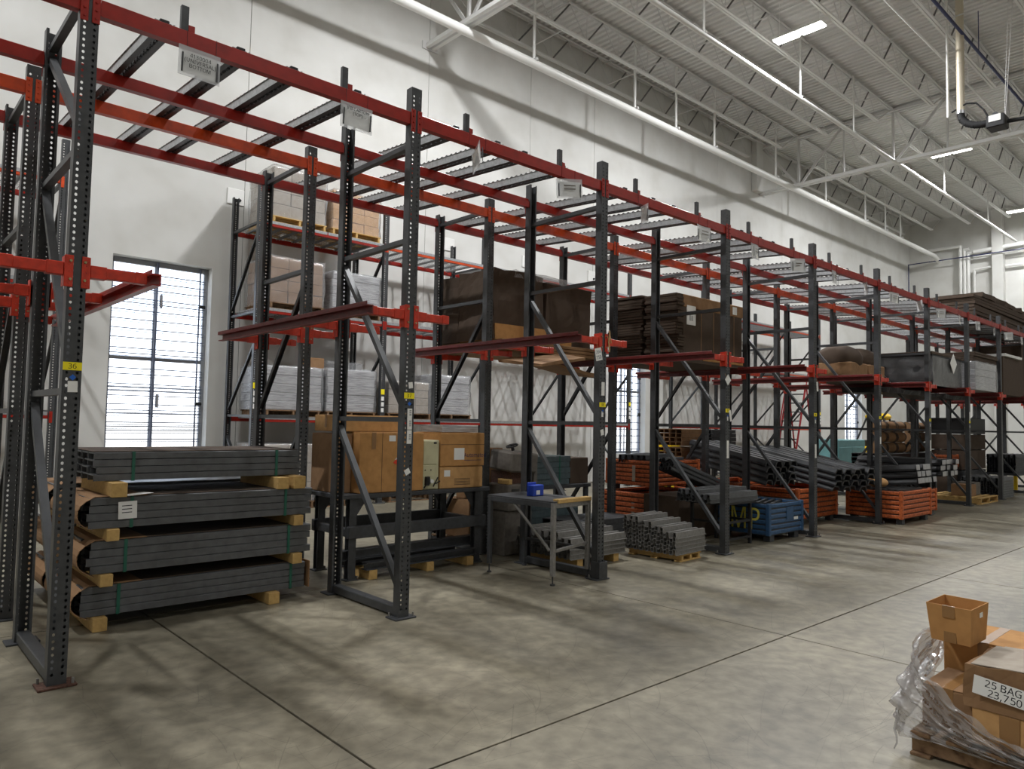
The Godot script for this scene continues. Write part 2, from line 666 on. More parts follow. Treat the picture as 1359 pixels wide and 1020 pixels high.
func build_window(i: int, q: Array) -> void:
	var names := ["tall barred window before the tall wrapped pallets, bright daylight behind", "tall barred window half hidden behind the middle of the racks", "tall barred window beyond the teal cabinet near the end wall"]
	var t := shell_node("window_%d" % (i + 1), names[i], Vector3(q[0], q[2], ZW - 0.27))
	var w: float = q[1] - q[0]
	var h: float = q[3] - q[2]
	for a in [[Vector3(0, 0, 0), Vector3(0.07, h, 0.07)], [Vector3(w - 0.07, 0, 0), Vector3(w, h, 0.07)], [Vector3(0.07, 0, 0), Vector3(w - 0.07, 0.07, 0.07)], [Vector3(0.07, h - 0.09, 0), Vector3(w - 0.07, h, 0.07)]]:
		bbp(t, "frame", a[0], a[1], M.frame_alu, 0.004)
	var mid: float = 2.58 - q[2]
	bbp(t, "mullion", Vector3(w * 0.46 - 0.025, 0.07, 0), Vector3(w * 0.46 + 0.025, h - 0.09, 0.06), M.frame_alu, 0.004)
	bbp(t, "transom", Vector3(0.07, mid - 0.03, 0.0), Vector3(w - 0.07, mid + 0.03, 0.065), M.frame_alu, 0.004)
	for a in [[0.07, w * 0.46 - 0.025, 0.07, mid - 0.03], [w * 0.46 + 0.025, w - 0.07, 0.07, mid - 0.03], [0.07, w * 0.46 - 0.025, mid + 0.03, h - 0.09], [w * 0.46 + 0.025, w - 0.07, mid + 0.03, h - 0.09]]:
		bbp(t, "pane", Vector3(a[0], a[2], 0.02), Vector3(a[1], a[3], 0.028), M.glass, 0.001)
	# security bars inside the reveal, with thin rods imitating their pane reflections
	if i == 0:
		for y in [4.06, 3.92, 3.79, 3.62, 3.54, 3.41, 3.25, 3.09, 2.93, 2.75, 2.66, 2.4, 2.3, 2.13, 2.07, 2.01, 1.93, 1.78, 1.68, 1.62, 1.47, 1.40, 1.33, 1.18, 1.02]:
			rod(t, "bar", Vector3(0.05, y - q[2], 0.1), Vector3(w - 0.05, y - q[2], 0.1), 0.02, M.bar_grey, 6)
			rod(t, "bar", Vector3(0.05, y - q[2] - 0.045, 0.1), Vector3(w - 0.05, y - q[2] - 0.045, 0.1), 0.012, M.bar_grey, 6)  # thin twin rod standing in for the reflection of the bar above
		rod(t, "upright_bar", Vector3(w - 0.15, 0.02, 0.1), Vector3(w - 0.15, h - 0.02, 0.1), 0.03, M.bar_grey, 6)
		rod(t, "upright_bar", Vector3(w * 0.46, 0.02, 0.12), Vector3(w * 0.46, h - 0.02, 0.12), 0.045, M.bar_grey, 6)
		for y in [3.62, 1.85]:
			bbp(t, "latch", Vector3(w * 0.46 + 0.06, y - q[2] - 0.12, 0.06), Vector3(w * 0.46 + 0.12, y - q[2] + 0.12, 0.11), M.bright_steel, 0.02)
			bbp(t, "bar_clamp", Vector3(w - 0.16, y - q[2] - 0.06, 0.11), Vector3(w - 0.05, y - q[2] + 0.0, 0.15), M.black, 0.012)
	else:
		for k in 18:
			var y := 0.12 + k * (h - 0.2) / 17.0
			rod(t, "bar", Vector3(0.03, y, 0.1), Vector3(w - 0.03, y, 0.1), 0.03, M.bar_grey, 6)
		for k in 5:
			var x := 0.1 + k * (w - 0.2) / 4.0
			rod(t, "upright_bar", Vector3(x, 0.02, 0.12), Vector3(x, h - 0.02, 0.12), 0.034, M.bar_grey, 6)
		for y in [3.0, 1.9]:
			bbp(t, "latch", Vector3(w - 0.2, y - q[2] - 0.05, 0.13), Vector3(w - 0.1, y - q[2] + 0.05, 0.18), M.black, 0.012)


func build_roof() -> void:
	var c := shell_node("ceiling", "white corrugated metal roof deck high above the racks")
	bbp(c, "roof_slab", Vector3(-14.3, 12.12, -8.9), Vector3(38.8, 12.4, 14.3), M.white_dim, 0.01)
	var sheet := once("deck_sheet", func(m: MB):
		var pts := []
		for k in 4:
			var x := k * 0.2
			pts.append_array([Vector2(x, 0.055), Vector2(x + 0.06, 0.055), Vector2(x + 0.085, 0.0), Vector2(x + 0.175, 0.0)])
		pts.append(Vector2(0.8, 0.055))
		for k in pts.size() - 1:
			var p: Vector2 = pts[k]
			var q: Vector2 = pts[k + 1]
			m.quad(Vector3(p.x, p.y, -8.6), Vector3(q.x, q.y, -8.6), Vector3(q.x, q.y, 14), Vector3(p.x, p.y, 14), Vector3(q.y - p.y, -(q.x - p.x), 0) + Vector3(0, -0.001, 0)))
	for k in 66:
		part("deck_sheet", sheet, M.deck, c, at(-14.0 + k * 0.8, 12.03, 0))
	# girders across the building
	for g in 2:
		var gx: float = [8.6, 23.71][g]
		var t := shell_node("roof_girder", ["white steel roof truss girder at the near end, cut by the picture top", "white steel roof truss girder across the middle of the ceiling"][g], Vector3(gx, 0, 0))
		for s in [-1.0, 1.0]:
			bbp(t, "bottom_chord", Vector3(s * 0.08 - 0.05, 10.16, -8.58), Vector3(s * 0.08 + 0.05, 10.26, 8.0), M.white_steel, 0.006)
			bbp(t, "top_chord", Vector3(s * 0.08 - 0.05, 11.88, -8.58), Vector3(s * 0.08 + 0.05, 11.97, 8.0), M.white_dim, 0.006)
		for j in 10:
			var z := -7.17 + 1.585 * j
			if z > 7.6:
				break
			if j % 2 == 0:
				cbar(t, "web_post", Vector3(0, 10.25, z), Vector3(0, 11.9, z), 0.07, 0.07, M.white_dim, Vector3.RIGHT)
				cbar(t, "web_diagonal", Vector3(0.02, 10.25, z + 0.06), Vector3(0.02, 11.9, z + 1.53), 0.08, 0.05, M.white_dim, Vector3.RIGHT)
				cbar(t, "web_diagonal", Vector3(-0.02, 10.25, z - 0.06), Vector3(-0.02, 11.9, maxf(z - 1.53, -8.5)), 0.08, 0.05, M.white_dim, Vector3.RIGHT)
			else:
				cbar(t, "web_post", Vector3(0, 10.25, z), Vector3(0, 11.9, z), 0.05, 0.05, M.white_dim, Vector3.RIGHT)
		bbp(t, "bearing_plate", Vector3(-0.22, 10.12, ZW), Vector3(0.22, 10.3, ZW + 0.03), M.white_dim, 0.005)
	# pilasters that carry the far girder
	var pl := MB.new()
	pl.cbox(Vector3(23.2, 11.1, ZW + 0.11), Vector3(0.45, 1.9, 0.22), 0.01)
	shell("trim_1", "short grey pilaster on the back wall under the middle girder", pl.mesh(), M.wall)
	# joists along the building
	var bays := [[-6.5, 8.6, 0, 2, "near"], [8.6, 23.71, -1, 6, "middle"], [23.71, 38.5, -1, 6, "far"]]
	for b in bays:
		for j in range(b[2], b[3] + 1):
			var z := -7.17 + 1.585 * j if j >= 0 else -8.42
			joist(b[0], b[1], z, "%s white open web roof joist from the back wall, in the %s roof bay" % [ORD[j + 2].replace("fourth", "fourth"), b[4]])
	# bridging rods tying the joists together
	var lines := [4.6, 11.6, 14.6, 17.7, 20.7, 26.7, 29.7, 32.7, 35.6]
	for i in lines.size():
		var x: float = lines[i]
		var t := shell_node("trim_%d" % (i + 4), "thin white bridging rods crossing the roof joists, %s line from the camera" % ORD[i + 1])
		rod(t, "bridging_rod", Vector3(x, 11.24, -8.5), Vector3(x, 11.24, 2.4), 0.03, M.white_dim, 6)
		rod(t, "bridging_rod", Vector3(x, 11.9, -8.5), Vector3(x, 11.9, 2.4), 0.03, M.white_dim, 6)


func joist(x0: float, x1: float, z: float, label: String) -> void:
	var t := shell_node("roof_joist", label, Vector3(0, 0, z))
	var yb := 11.2
	var yt := 11.93
	for s in [-1.0, 1.0]:
		bbp(t, "top_chord", Vector3(x0 + 0.02, yt, s * 0.035 - 0.028), Vector3(x1 - 0.02, yt + 0.05, s * 0.035 + 0.028), M.white_dim, 0.004)
		bbp(t, "bottom_chord", Vector3(x0 + 1.3, yb, s * 0.035 - 0.028), Vector3(x1 - 1.3, yb + 0.045, s * 0.035 + 0.028), M.white_steel, 0.004)
	var n := int((x1 - x0 - 2.6) / 1.24)
	var d := (x1 - x0 - 2.6) / n
	for k in n:
		var a := x0 + 1.3 + k * d
		rod(t, "web_bar", Vector3(a + 0.02, yb + 0.03, 0), Vector3(a + d * 0.5, yt + 0.02, 0), 0.045, M.web_grey, 6)
		rod(t, "web_bar", Vector3(a + d * 0.5, yt + 0.02, 0), Vector3(a + d - 0.02, yb + 0.03, 0), 0.026, M.white_dim, 6)
		if k:
			rod(t, "web_bar", Vector3(a, yb + 0.03, 0), Vector3(a, yt + 0.02, 0), 0.018, M.white_dim, 6)
	rod(t, "end_web", Vector3(x0 + 1.3, yb + 0.03, 0), Vector3(x0 + 0.15, yt, 0), 0.036, M.white_dim, 6)
	rod(t, "end_web", Vector3(x1 - 1.3, yb + 0.03, 0), Vector3(x1 - 0.15, yt, 0), 0.036, M.white_dim, 6)


func pipe(called: String, label: String, pts: Array, d: float, m: Material, hang := [], sides := 12) -> Node3D:
	var t := thing(called, label, "pipe")
	for i in pts.size() - 1:
		rod(t, "pipe_run", pts[i], pts[i + 1], d, m, sides)
		if i:
			part("elbow", once("ball%.3f" % d, func(b: MB): ball(b, Vector3.ZERO, d * 0.56, 10, 6)), m, t, at(pts[i].x, pts[i].y, pts[i].z))
	for h in hang:
		rod(t, "hanger", h[0], h[1], h[2], m, 8)
		bbp(t, "clamp", h[0] + Vector3(-0.03, -d * 0.2, -d * 0.62), h[0] + Vector3(0.03, d * 0.12, d * 0.62), M.white_dim, 0.004)
	return t


func ball(m: MB, c: Vector3, r: float, nu: int, nv: int, sq := Vector3.ONE) -> void:
	for j in nv:
		for i in nu:
			var q := []
			for o in [[0, 0], [1, 0], [1, 1], [0, 1]]:
				var th: float = PI * (j + o[1]) / nv
				var ph: float = TAU * (i + o[0]) / nu
				q.append(Vector3(sin(th) * cos(ph), cos(th), sin(th) * sin(ph)))
			for o in [[0, 1, 2], [0, 2, 3]]:
				var g: Vector3 = (q[o[1]] - q[o[0]]).cross(q[o[2]] - q[o[0]])
				if g.length_squared() < 1e-12:
					continue
				var oo: Array = o if g.dot(q[o[0]] + q[o[1]] + q[o[2]]) < 0 else [o[0], o[2], o[1]]
				for k in oo:
					m.v.append(c + q[k] * r * sq)
					m.n.append((q[k] / sq).normalized())


func build_ceiling_services() -> void:
	var hang := []
	for x in [10.6, 14.4, 16.3, 18.3, 22.1, 25.9, 29.5, 31.6, 33.3]:
		hang.append([Vector3(x, 10.12, -7.2), Vector3(x, 11.95, -7.2), 0.07])
	pipe("drain_pipe", "thick white pipe running along the back wall below the ceiling", [Vector3(-5, 10.03, -7.2), Vector3(37.6, 10.03, -7.2), Vector3(38.3, 9.85, -7.2)], 0.2, M.pvc, hang)
	hang = []
	for x in [12.6, 17.1, 20.4, 28.2, 33.5]:
		hang.append([Vector3(x, 10.24, -3.88), Vector3(x, 11.95, -3.88), 0.05])
	pipe("sprinkler_main", "long bright white pipe hung under the joists in the middle of the ceiling", [Vector3(-5, 10.2, -3.88), Vector3(37.7, 10.2, -3.88)], 0.11, M.pvc, hang)
	pipe("sprinkler_branch", "thin white pipe crossing the ceiling before the vertical duct", [Vector3(6, 10.6, -0.88), Vector3(37.7, 10.6, -0.88)], 0.05, M.white_steel, [[Vector3(20.2, 10.62, -0.88), Vector3(20.2, 11.95, -0.88), 0.02], [Vector3(30.2, 10.62, -0.88), Vector3(30.2, 11.95, -0.88), 0.02]])
	pipe("conduit_pipe", "dark blue conduit line crossing the ceiling above the beige duct", [Vector3(8, 10.9, -0.36), Vector3(37.7, 10.9, -0.36)], 0.07, M.conduit_blue, [[Vector3(19.2, 10.92, -0.36), Vector3(19.2, 11.95, -0.36), 0.02], [Vector3(28.2, 10.92, -0.36), Vector3(28.2, 11.95, -0.36), 0.02]])
	# vertical duct, box and hose
	var d := thing("exhaust_duct", "beige vertical round duct dropping from the ceiling beside the middle girder", "duct", Vector3(18, 0, -0.43))
	rod(d, "duct_run", Vector3(0, 9.0, 0), Vector3(0, 12.1, 0), 0.17, M.duct, 16)
	rod(d, "collar", Vector3(0, 10.2, 0), Vector3(0, 10.24, 0), 0.19, M.duct, 16)
	rod(d, "collar", Vector3(0, 9.0, 0), Vector3(0, 9.08, 0), 0.19, M.bright_steel, 16)
	pipe("drop_pipe", "thin white vertical pipe before the beige duct", [Vector3(18, 9.0, -0.7), Vector3(18, 12.05, -0.7)], 0.055, M.pvc)
	var hs := MB.new()
	var pts := [Vector3(18, 8.99, -0.43), Vector3(18, 8.86, -0.4), Vector3(18, 8.74, -0.3), Vector3(18, 8.66, -0.15), Vector3(18, 8.63, 0.0), Vector3(18, 8.63, 0.12)]
	for i in pts.size() - 1:
		for s in 3:
			var a: Vector3 = pts[i].lerp(pts[i + 1], s / 3.0)
			var b: Vector3 = pts[i].lerp(pts[i + 1], (s + 1) / 3.0)
			hs.cyl(a, b, 0.085, 0.075, 12, true)
	solo("flexible_hose", "black ribbed flexible hose between the beige duct and the hanging motor box", "hose", hs.mesh(), M.rubber)
	var mb := thing("motor_box", "black hanging motor box with a white label, under the ceiling by the duct", "motor", Vector3(18, 8.6, 0.28))
	bbp(mb, "body", Vector3(-0.2, -0.16, -0.16), Vector3(0.2, 0.12, 0.2), M.black, 0.02)
	bbp(mb, "label_plate", Vector3(-0.215, -0.04, -0.1), Vector3(-0.2, 0.11, 0.14), M.paper, 0.003, "white label plate")
	rod(mb, "motor", Vector3(-0.1, 0.14, 0.0), Vector3(0.15, 0.14, 0.0), 0.14, M.dark_steel, 12)
	for k in 2:
		rod(mb, "chain", Vector3(0, 0.1, 0.16 + 0.02 * k), Vector3(0.0, 3.4, 0.3 + 0.1 * k), 0.014, M.white_dim, 5)
	pipe("rubber_tube", "black tube leading onward from the hanging motor box", [Vector3(18, 8.56, 0.5), Vector3(18, 8.5, 1.2), Vector3(18, 8.6, 3.4)], 0.09, M.rubber, [[Vector3(18, 8.56, 2.2), Vector3(18, 12.0, 2.2), 0.012]])
	var cable := MB.new()
	var cp := [Vector3(18, 9.1, -0.62), Vector3(17.95, 9.2, -0.3), Vector3(17.95, 9.15, -0.1), Vector3(17.95, 8.95, 0.05), Vector3(17.95, 8.72, 0.15)]
	for i in cp.size() - 1:
		cable.cyl(cp[i], cp[i + 1], 0.02, 0.02, 6)
	solo("power_cable", "black cable looping from the duct collar to the motor box", "cable", cable.mesh(), M.rubber)


func build_end_wall() -> void:
	var mb := MB.new()
	mb.bb(Vector3(XE, -0.1, -8.9), Vector3(XE + 0.3, 12.3, 14.3))
	shell("wall_right", "white end wall at the far end of the racks", mb.mesh(), M.wall)
	var pm := MB.new()
	pm.cbox(Vector3(XE - 0.2, 6.0, -4.72), Vector3(0.4, 12.0, 0.45), 0.015)
	shell("trim_3", "white square pilaster on the end wall beyond the pipes", pm.mesh(), M.wall)
	var k := 0
	for z in [-6.27, -6.1, -5.94]:
		pipe("riser_pipe", "%s thick white vertical pipe on the far end wall" % ["first", "middle", "last"][k], [Vector3(38.25, 0.0, z), Vector3(38.25, 10.45 - 0.2 * k, z), Vector3(38.25, 10.47 - 0.2 * k, z + (0.2 if k else -1.4))], 0.15, M.pvc)
		k += 1
	pipe("wall_pipe", "upper thick white horizontal pipe along the far end wall", [Vector3(38.2, 10.08, -5.7), Vector3(38.2, 10.28, -1.5)], 0.2, M.pvc)
	pipe("wall_pipe", "second white horizontal pipe along the far end wall, just below the upper one", [Vector3(38.2, 9.84, -5.7), Vector3(38.2, 9.98, -1.5)], 0.12, M.pvc)
	pipe("wall_pipe", "short white bent pipe on the end wall between risers and pilaster", [Vector3(38.3, 7.0, -5.7), Vector3(38.3, 9.25, -5.7), Vector3(38.3, 9.3, -4.95)], 0.1, M.pvc)
	pipe("wall_pipe", "white horizontal pipe on the end wall beyond the pilaster", [Vector3(38.3, 9.25, -4.45), Vector3(38.3, 9.25, -1.5)], 0.12, M.pvc)
	pipe("wall_conduit", "thin dark conduit running from the back corner across the end wall", [Vector3(38.0, 7.6, -8.5), Vector3(38.0, 9.85, -8.5), Vector3(38.0, 9.9, -1.5)], 0.05, M.conduit_blue)


# ---------- the drive-in rack ----------
func post_mesh(h: float) -> Mesh:
	return once("post%.2f" % h, func(m: MB):
		var n := int((h - 0.08) / 0.0381)
		var y0 := (h - n * 0.0381) * 0.5
		for s in [-1.0, 1.0]:
			m.bb(Vector3(s * 0.05, 0, -0.003), Vector3(s * 0.04, h, 0))
			m.bb(Vector3(s * 0.05, 0, -0.075), Vector3(s * 0.047, h, -0.003))
			m.bb(Vector3(s * 0.05, 0, -0.078), Vector3(s * 0.033, h, -0.075))
			m.bb(Vector3(s * 0.04, 0, -0.003), Vector3(s * 0.014, y0, 0))
			m.bb(Vector3(s * 0.04, h - y0, -0.003), Vector3(s * 0.014, h, 0))
			for k in n:
				m.hole_cell(Vector3(s * 0.027, y0 + (k + 0.5) * 0.0381, 0), Vector3.RIGHT, Vector3.UP, 0.026, 0.0381, 0.0085, 0.0105, 0.003, 6)
		m.bb(Vector3(-0.014, 0, -0.003), Vector3(0.014, h, 0)))


func strut_mesh(l: float) -> Mesh:
	return once("strut%.3f" % l, func(m: MB): m.ext(chan(0.05, 0.04, 0.003), Vector3(0, 0, -l / 2), Vector3(0, 0, l / 2)))


func strut(parent: Node3D, called: String, a: Vector3, b: Vector3, flip := false) -> void:
	part(called, strut_mesh(snappedf(a.distance_to(b), 0.001)), M.post, parent, span1(a, b, Vector3.DOWN if flip else Vector3.UP))


func upright(called: String, label: String, x: float, z0: float, z1: float, h: float, bars: Array, group: String, front_plate := true) -> Node3D:
	var t := thing(called, label, "rack frame", Vector3(x, 0, z0), 0.0, group)
	var d := z1 - z0
	part("post", post_mesh(h), M.post, t)
	part("post", post_mesh(h), M.post, t, at(0, 0, d, PI))
	var plate := cb(Vector3(0.2, 0.014, 0.15), 0.003)
	part("base_plate", plate, M.rust_recess_shade if front_plate else M.dark_steel, t, at(0.0, 0.007, -0.035))
	part("base_plate", plate, M.dark_steel, t, at(0.0, 0.007, d + 0.035))
	for q in [[-0.08, -0.085], [0.08, 0.015]]:
		rod(t, "anchor_bolt", Vector3(q[0], 0.0, q[1]), Vector3(q[0], 0.045, q[1]), 0.016, M.raw_steel, 6)
	bbp(t, "floor_channel", Vector3(-0.04, 0.015 if h < 5 else 0.06, d + 0.06), Vector3(0.04, 0.085 if h < 5 else 0.1, -0.06), M.post, 0.006)
	for b in bars:   # [y front, y rear]
		if b[0] < 0.1 and b[1] < 0.1:
			continue
		strut(t, "strut" if b[0] == b[1] else "diagonal_brace", Vector3(0, b[0], -0.05), Vector3(0, b[1], d + 0.05), b[0] == b[1])
	return t


func sticker(t: Node3D, x: float, y: float, w: float, h: float, m: Material, called: String, z := 0.0005, tilt := 0.0) -> MeshInstance3D:
	return part(called, cb(Vector3(w, h, 0.001), 0.0002), m, t, Transform3D(Basis(Vector3.BACK, tilt), Vector3(x, y, z)))


func build_drive_in() -> void:
	var tags := {0: "36", 1: "37", 2: "38", 3: "39", 4: "40", 5: "41", 6: "42", 7: "43"}
	for k in range(-1, 12):
		var x := k * P
		var b := [[0.08, 0.08], [0.2, 1.52], [1.59, 1.59], [1.66, 3.0], [3.07, 3.07], [3.87, 3.87]]
		if k == 0:
			b = [[0.3, 1.65], [1.72, 1.72], [1.8, 3.15], [3.2, 3.2], [3.3, 4.12], [4.2, 4.2]]
		var which := "standing beside the camera" if k < 0 else ("with yellow tag 36 beside the channels" if k == 0 else ("with yellow tag 37 beside the cartons" if k == 1 else "%s from the camera" % ORD[k + 1]))
		var t := upright("upright_frame", "dark grey perforated front frame of the tall rack, %s" % which, x, ROWS[0], ROWS[1], TH, b, "front upright frames of the drive-in rack", k == 0)
		if k == 2:
			var gm := MB.new()
			for s in [-1.0, 1.0]:
				gm.cbox(Vector3(s * 0.058, 0.1, -0.02), Vector3(0.012, 0.17, 0.12), 0.003)
			gm.cbox(Vector3(0, 0.1, 0.035), Vector3(0.128, 0.17, 0.012), 0.003)
			part("post_guard", gm.mesh(), M.dark_steel, t)
		if tags.has(k):
			var ty := 1.866 if k == 0 else 1.785
			var tg := sticker(t, 0, ty, 0.1, 0.048, M.tag_yellow, "number_tag", 0.0015)
			letters(tg, tags[k], 0.042, M.ink, at(0, 0, 0.0009))
			sticker(t, 0.004, ty - 0.066, 0.026, 0.026, M.tag_blue, "dot_sticker", 0.001, PI / 4)
			if k == 0:
				sticker(t, 0.006, 1.745, 0.052, 0.066, M.paper, "paper_label", 0.001, 0.02)
			elif k == 1:
				for q in [[0.012, 1.87, 0.04, 0.05, 0.15], [0.01, 1.645, 0.046, 0.07, 0.0], [0.01, 1.56, 0.046, 0.1, 0.02], [0.01, 1.45, 0.046, 0.11, -0.01], [0.0, 1.17, 0.05, 0.045, 0.5]]:
					var lb := sticker(t, q[0], q[1], q[2], q[3], M.paper, "paper_label", 0.001, q[4])
					if q[3] > 0.06:
						for r in 5:
							part("bar_code", cb(Vector3(0.02, 0.004, 0.0006), 0.0001), M.ink, lb, at(0.006, -0.02 + r * 0.01, 0.0008))
			else:
				sticker(t, 0.0, 1.69, 0.03, 0.06, M.paper, "paper_label", 0.001)
				sticker(t, 0.005, [0, 0, 1.95, 1.3, 1.25, 1.4, 1.3, 1.9][k], 0.05, [0, 0, 0.14, 0.22, 0.2, 0.12, 0.2, 0.2][k], M.paper, "paper_label", 0.001)
				if k == 2:
					sticker(t, 0.0, 1.5, 0.05, 0.06, M.paper, "paper_label", 0.001, 0.2)
		upright("upright_frame", "dark grey perforated rear frame of the tall rack, %s" % which.replace("with yellow tag 36 beside the channels", "behind the post tagged thirty-six").replace("with yellow tag 37 beside the cartons", "behind the post tagged thirty-seven"), x, ROWS[2], ROWS[3], TH, [[0.06, 0.06], [1.5, 0.14], [1.6, 1.6], [2.97, 1.67], [3.08, 3.08], [4.2, 4.2]], "rear upright frames of the drive-in rack", false)
		for r in 4:
			arms(k, r)
	# arms carry rails on the left side of each bay's right post
	for k in range(0, 11):
		if k > 0:
			rail_along(k * P - 0.425, "dark red load rail running back along the %s bay from the camera" % ORD[k])
	rail_along(0.425, "red load rail running back beside the post tagged 36, window behind it", M.red)
	var beam := once("beam", func(m: MB): m.ext(PackedVector2Array([Vector2(-0.03, -0.052), Vector2(-0.03, 0.048), Vector2(-0.026, 0.052), Vector2(0.005, 0.052), Vector2(0.009, 0.048), Vector2(0.009, 0.018), Vector2(0.03, 0.018), Vector2(0.03, -0.052)]), Vector3(-P / 2 + 0.053, 0, 0), Vector3(P / 2 - 0.053, 0, 0)))
	var conn := once("connector", func(m: MB):
		m.cbox(Vector3(0, -0.02, 0), Vector3(0.044, 0.19, 0.007), 0.002)
		for y in [-0.085, -0.035, 0.015, 0.055]:
			m.cyl(Vector3(0, y, 0.003), Vector3(0, y, 0.011), 0.008, 0.006, 8))
	var ys := [4.078, 4.123, 4.16, 4.233]
	for k in range(-1, 11):
		for r in 4:
			var back: bool = r % 2 == 1
			var t := thing("rack_beam", "%s box beam across the %s post tops, %s bay from the camera" % ["orange red" if r == 2 else "red", ROWN[r], ORD[k + 1]], "beam", Vector3((k + 0.5) * P, ys[r], ROWS[r]), PI if back else 0.0, "top beams of the drive-in rack")
			var m: Material = M.orange_beam if r == 2 else M.red
			part("box_beam", beam, m, t, at(0, 0, -0.036))
			for s in [-1.0, 1.0]:
				part("end_connector", conn, m, t, at(s * (P / 2 - 0.032), -0.0, 0.004))
			if r == 0:
				for q in [0.55, 1.73]:
					for dx in [0.0, 0.19]:
						part("sleeve_seam", cb(Vector3(0.004, 0.108, 0.064), 0.0005), M.rail_red, t, at(q + dx + 0.02 - P / 2, -0.002, -0.035))
		for i in 4:
			roller_track(k, i)
		if k >= 0 and k < 9:
			for i in 2:
				lane(k, i)
	hanging_notes()


func arms(k: int, r: int) -> void:
	var back: bool = r % 2 == 1
	var t := thing("rail_bracket", "red two-armed bracket on the %s post, frame %s" % [ROWN[r], "tagged thirty-six" if k == 0 else ("tagged thirty-seven" if k == 1 else ("beside the camera" if k < 0 else "%s from the camera" % ORD[k + 1]))], "bracket", Vector3(k * P, 2.43, ROWS[r]), PI if back else 0.0, "rail brackets on the rack posts")
	for s in [-1.0, 1.0]:
		part("bracket_plate", once("brk", func(m: MB):
			m.cbox(Vector3(0, 0, 0.004), Vector3(0.046, 0.19, 0.008), 0.002)
			for y in [-0.075, -0.04, 0.0, 0.04, 0.075]:
				m.cyl(Vector3(0.004, y, 0.007), Vector3(0.004, y, 0.010), 0.006, 0.005, 6)), M.arm_red, t, at(s * 0.045, 0, 0.001))
		for y in [-0.05, 0.06]:
			rod(t, "bolt", Vector3(s * 0.038, y, 0.008), Vector3(s * 0.038, y, 0.022), 0.016, M.bolt, 6)
		bbp(t, "side_plate", Vector3(s * 0.061, -0.09, -0.07), Vector3(s * 0.069, 0.09, 0.006), M.arm_red, 0.002)
		bbp(t, "arm", Vector3(s * 0.068, -0.02, -0.058), Vector3(s * 0.33, 0.045, -0.004), M.arm_red, 0.004)
		bbp(t, "arm_sleeve", Vector3(s * 0.07, -0.026, -0.062), Vector3(s * 0.16, 0.051, 0.0), M.arm_red, 0.003)
		bbp(t, "arm_end", Vector3(s * 0.32, -0.022, -0.064), Vector3(s * 0.39, 0.05, 0.002), M.arm_red, 0.004)
		bbp(t, "end_lug", Vector3(s * 0.388, 0.025, -0.045), Vector3(s * 0.40, 0.038, -0.015), M.black, 0.001)


func rail_along(x: float, label: String, m: Material = null) -> void:
	m = m if m else M.rail_red
	var t := thing("load_rail", label, "rail", Vector3(x, 2.47, 0), 0.0, "load rails along the bays")
	part("rail_section", once("rail", func(b: MB):
		b.ext(PackedVector2Array([Vector2(-0.03, -0.07), Vector2(-0.03, 0.005), Vector2(0.03, 0.005), Vector2(0.03, -0.005), Vector2(-0.022, -0.005), Vector2(-0.022, -0.062), Vector2(0.022, -0.062), Vector2(0.022, -0.07)]), Vector3(0, 0, 0.06), Vector3(0, 0, -2.98))), m, t)
	bbp(t, "rail_lip", Vector3(-0.03, 0.005, -2.98), Vector3(-0.024, 0.03, 0.06), m, 0.002)


func roller_track(k: int, i: int) -> void:
	var off: float = ([0.45, 0.96, 1.36, 1.9] if k % 2 == 0 else [0.49, 0.98, 1.33, 1.86])[i]
	var t := thing("roller_track", "%s galvanised roller track on top of the %s bay from the camera" % [["first", "second", "third", "fourth"][i], ORD[k + 1]], "roller track", Vector3(k * P + off, 4.106, -0.085), 0.0, "roller tracks on top of the rack")
	t.rotation.x = 0.0615
	var l := 3.12
	part("bottom_plate", once("trk_b", func(m: MB):
		for s in [-1.0, 1.0]:
			m.bb(Vector3(s * 0.053, 0, -l), Vector3(s * 0.018, 0.002, 0))
		for q in 62:
			m.hole_cell(Vector3(0, 0, -(q + 0.5) * l / 62.0), Vector3.RIGHT, Vector3.BACK, 0.036, l / 62.0, 0.016, 0.018, 0.002, 4)), M.track_dark, t)
	part("side_rail", once("trk_s", func(m: MB): m.ext(PackedVector2Array([Vector2(0, 0), Vector2(0, 0.068), Vector2(-0.01, 0.068), Vector2(-0.01, 0.066), Vector2(-0.002, 0.066), Vector2(-0.002, 0.0)]), Vector3(0, 0, 0), Vector3(0, 0, -l))), M.galv, t, at(0.053, 0, 0))
	part("side_rail", cache.trk_s, M.galv, t, at(-0.053, 0, -l, PI))
	part("wheels", once("trk_w", func(m: MB):
		for q in 40:
			for s in [-1.0, 1.0]:
				m.cyl(Vector3(s * 0.05, 0.058, -0.05 - q * 0.0765), Vector3(s * 0.022, 0.058, -0.05 - q * 0.0765), 0.027, 0.027, 10)), M.wheel, t, Transform3D(), "", "stuff")
	bbp(t, "front_hook", Vector3(-0.03, 0.0, 0.0), Vector3(0.03, 0.02, 0.02), M.galv, 0.002)
	bbp(t, "end_stop", Vector3(-0.03, 0.055, -0.03), Vector3(0.03, 0.085, -0.005), M.black, 0.004)


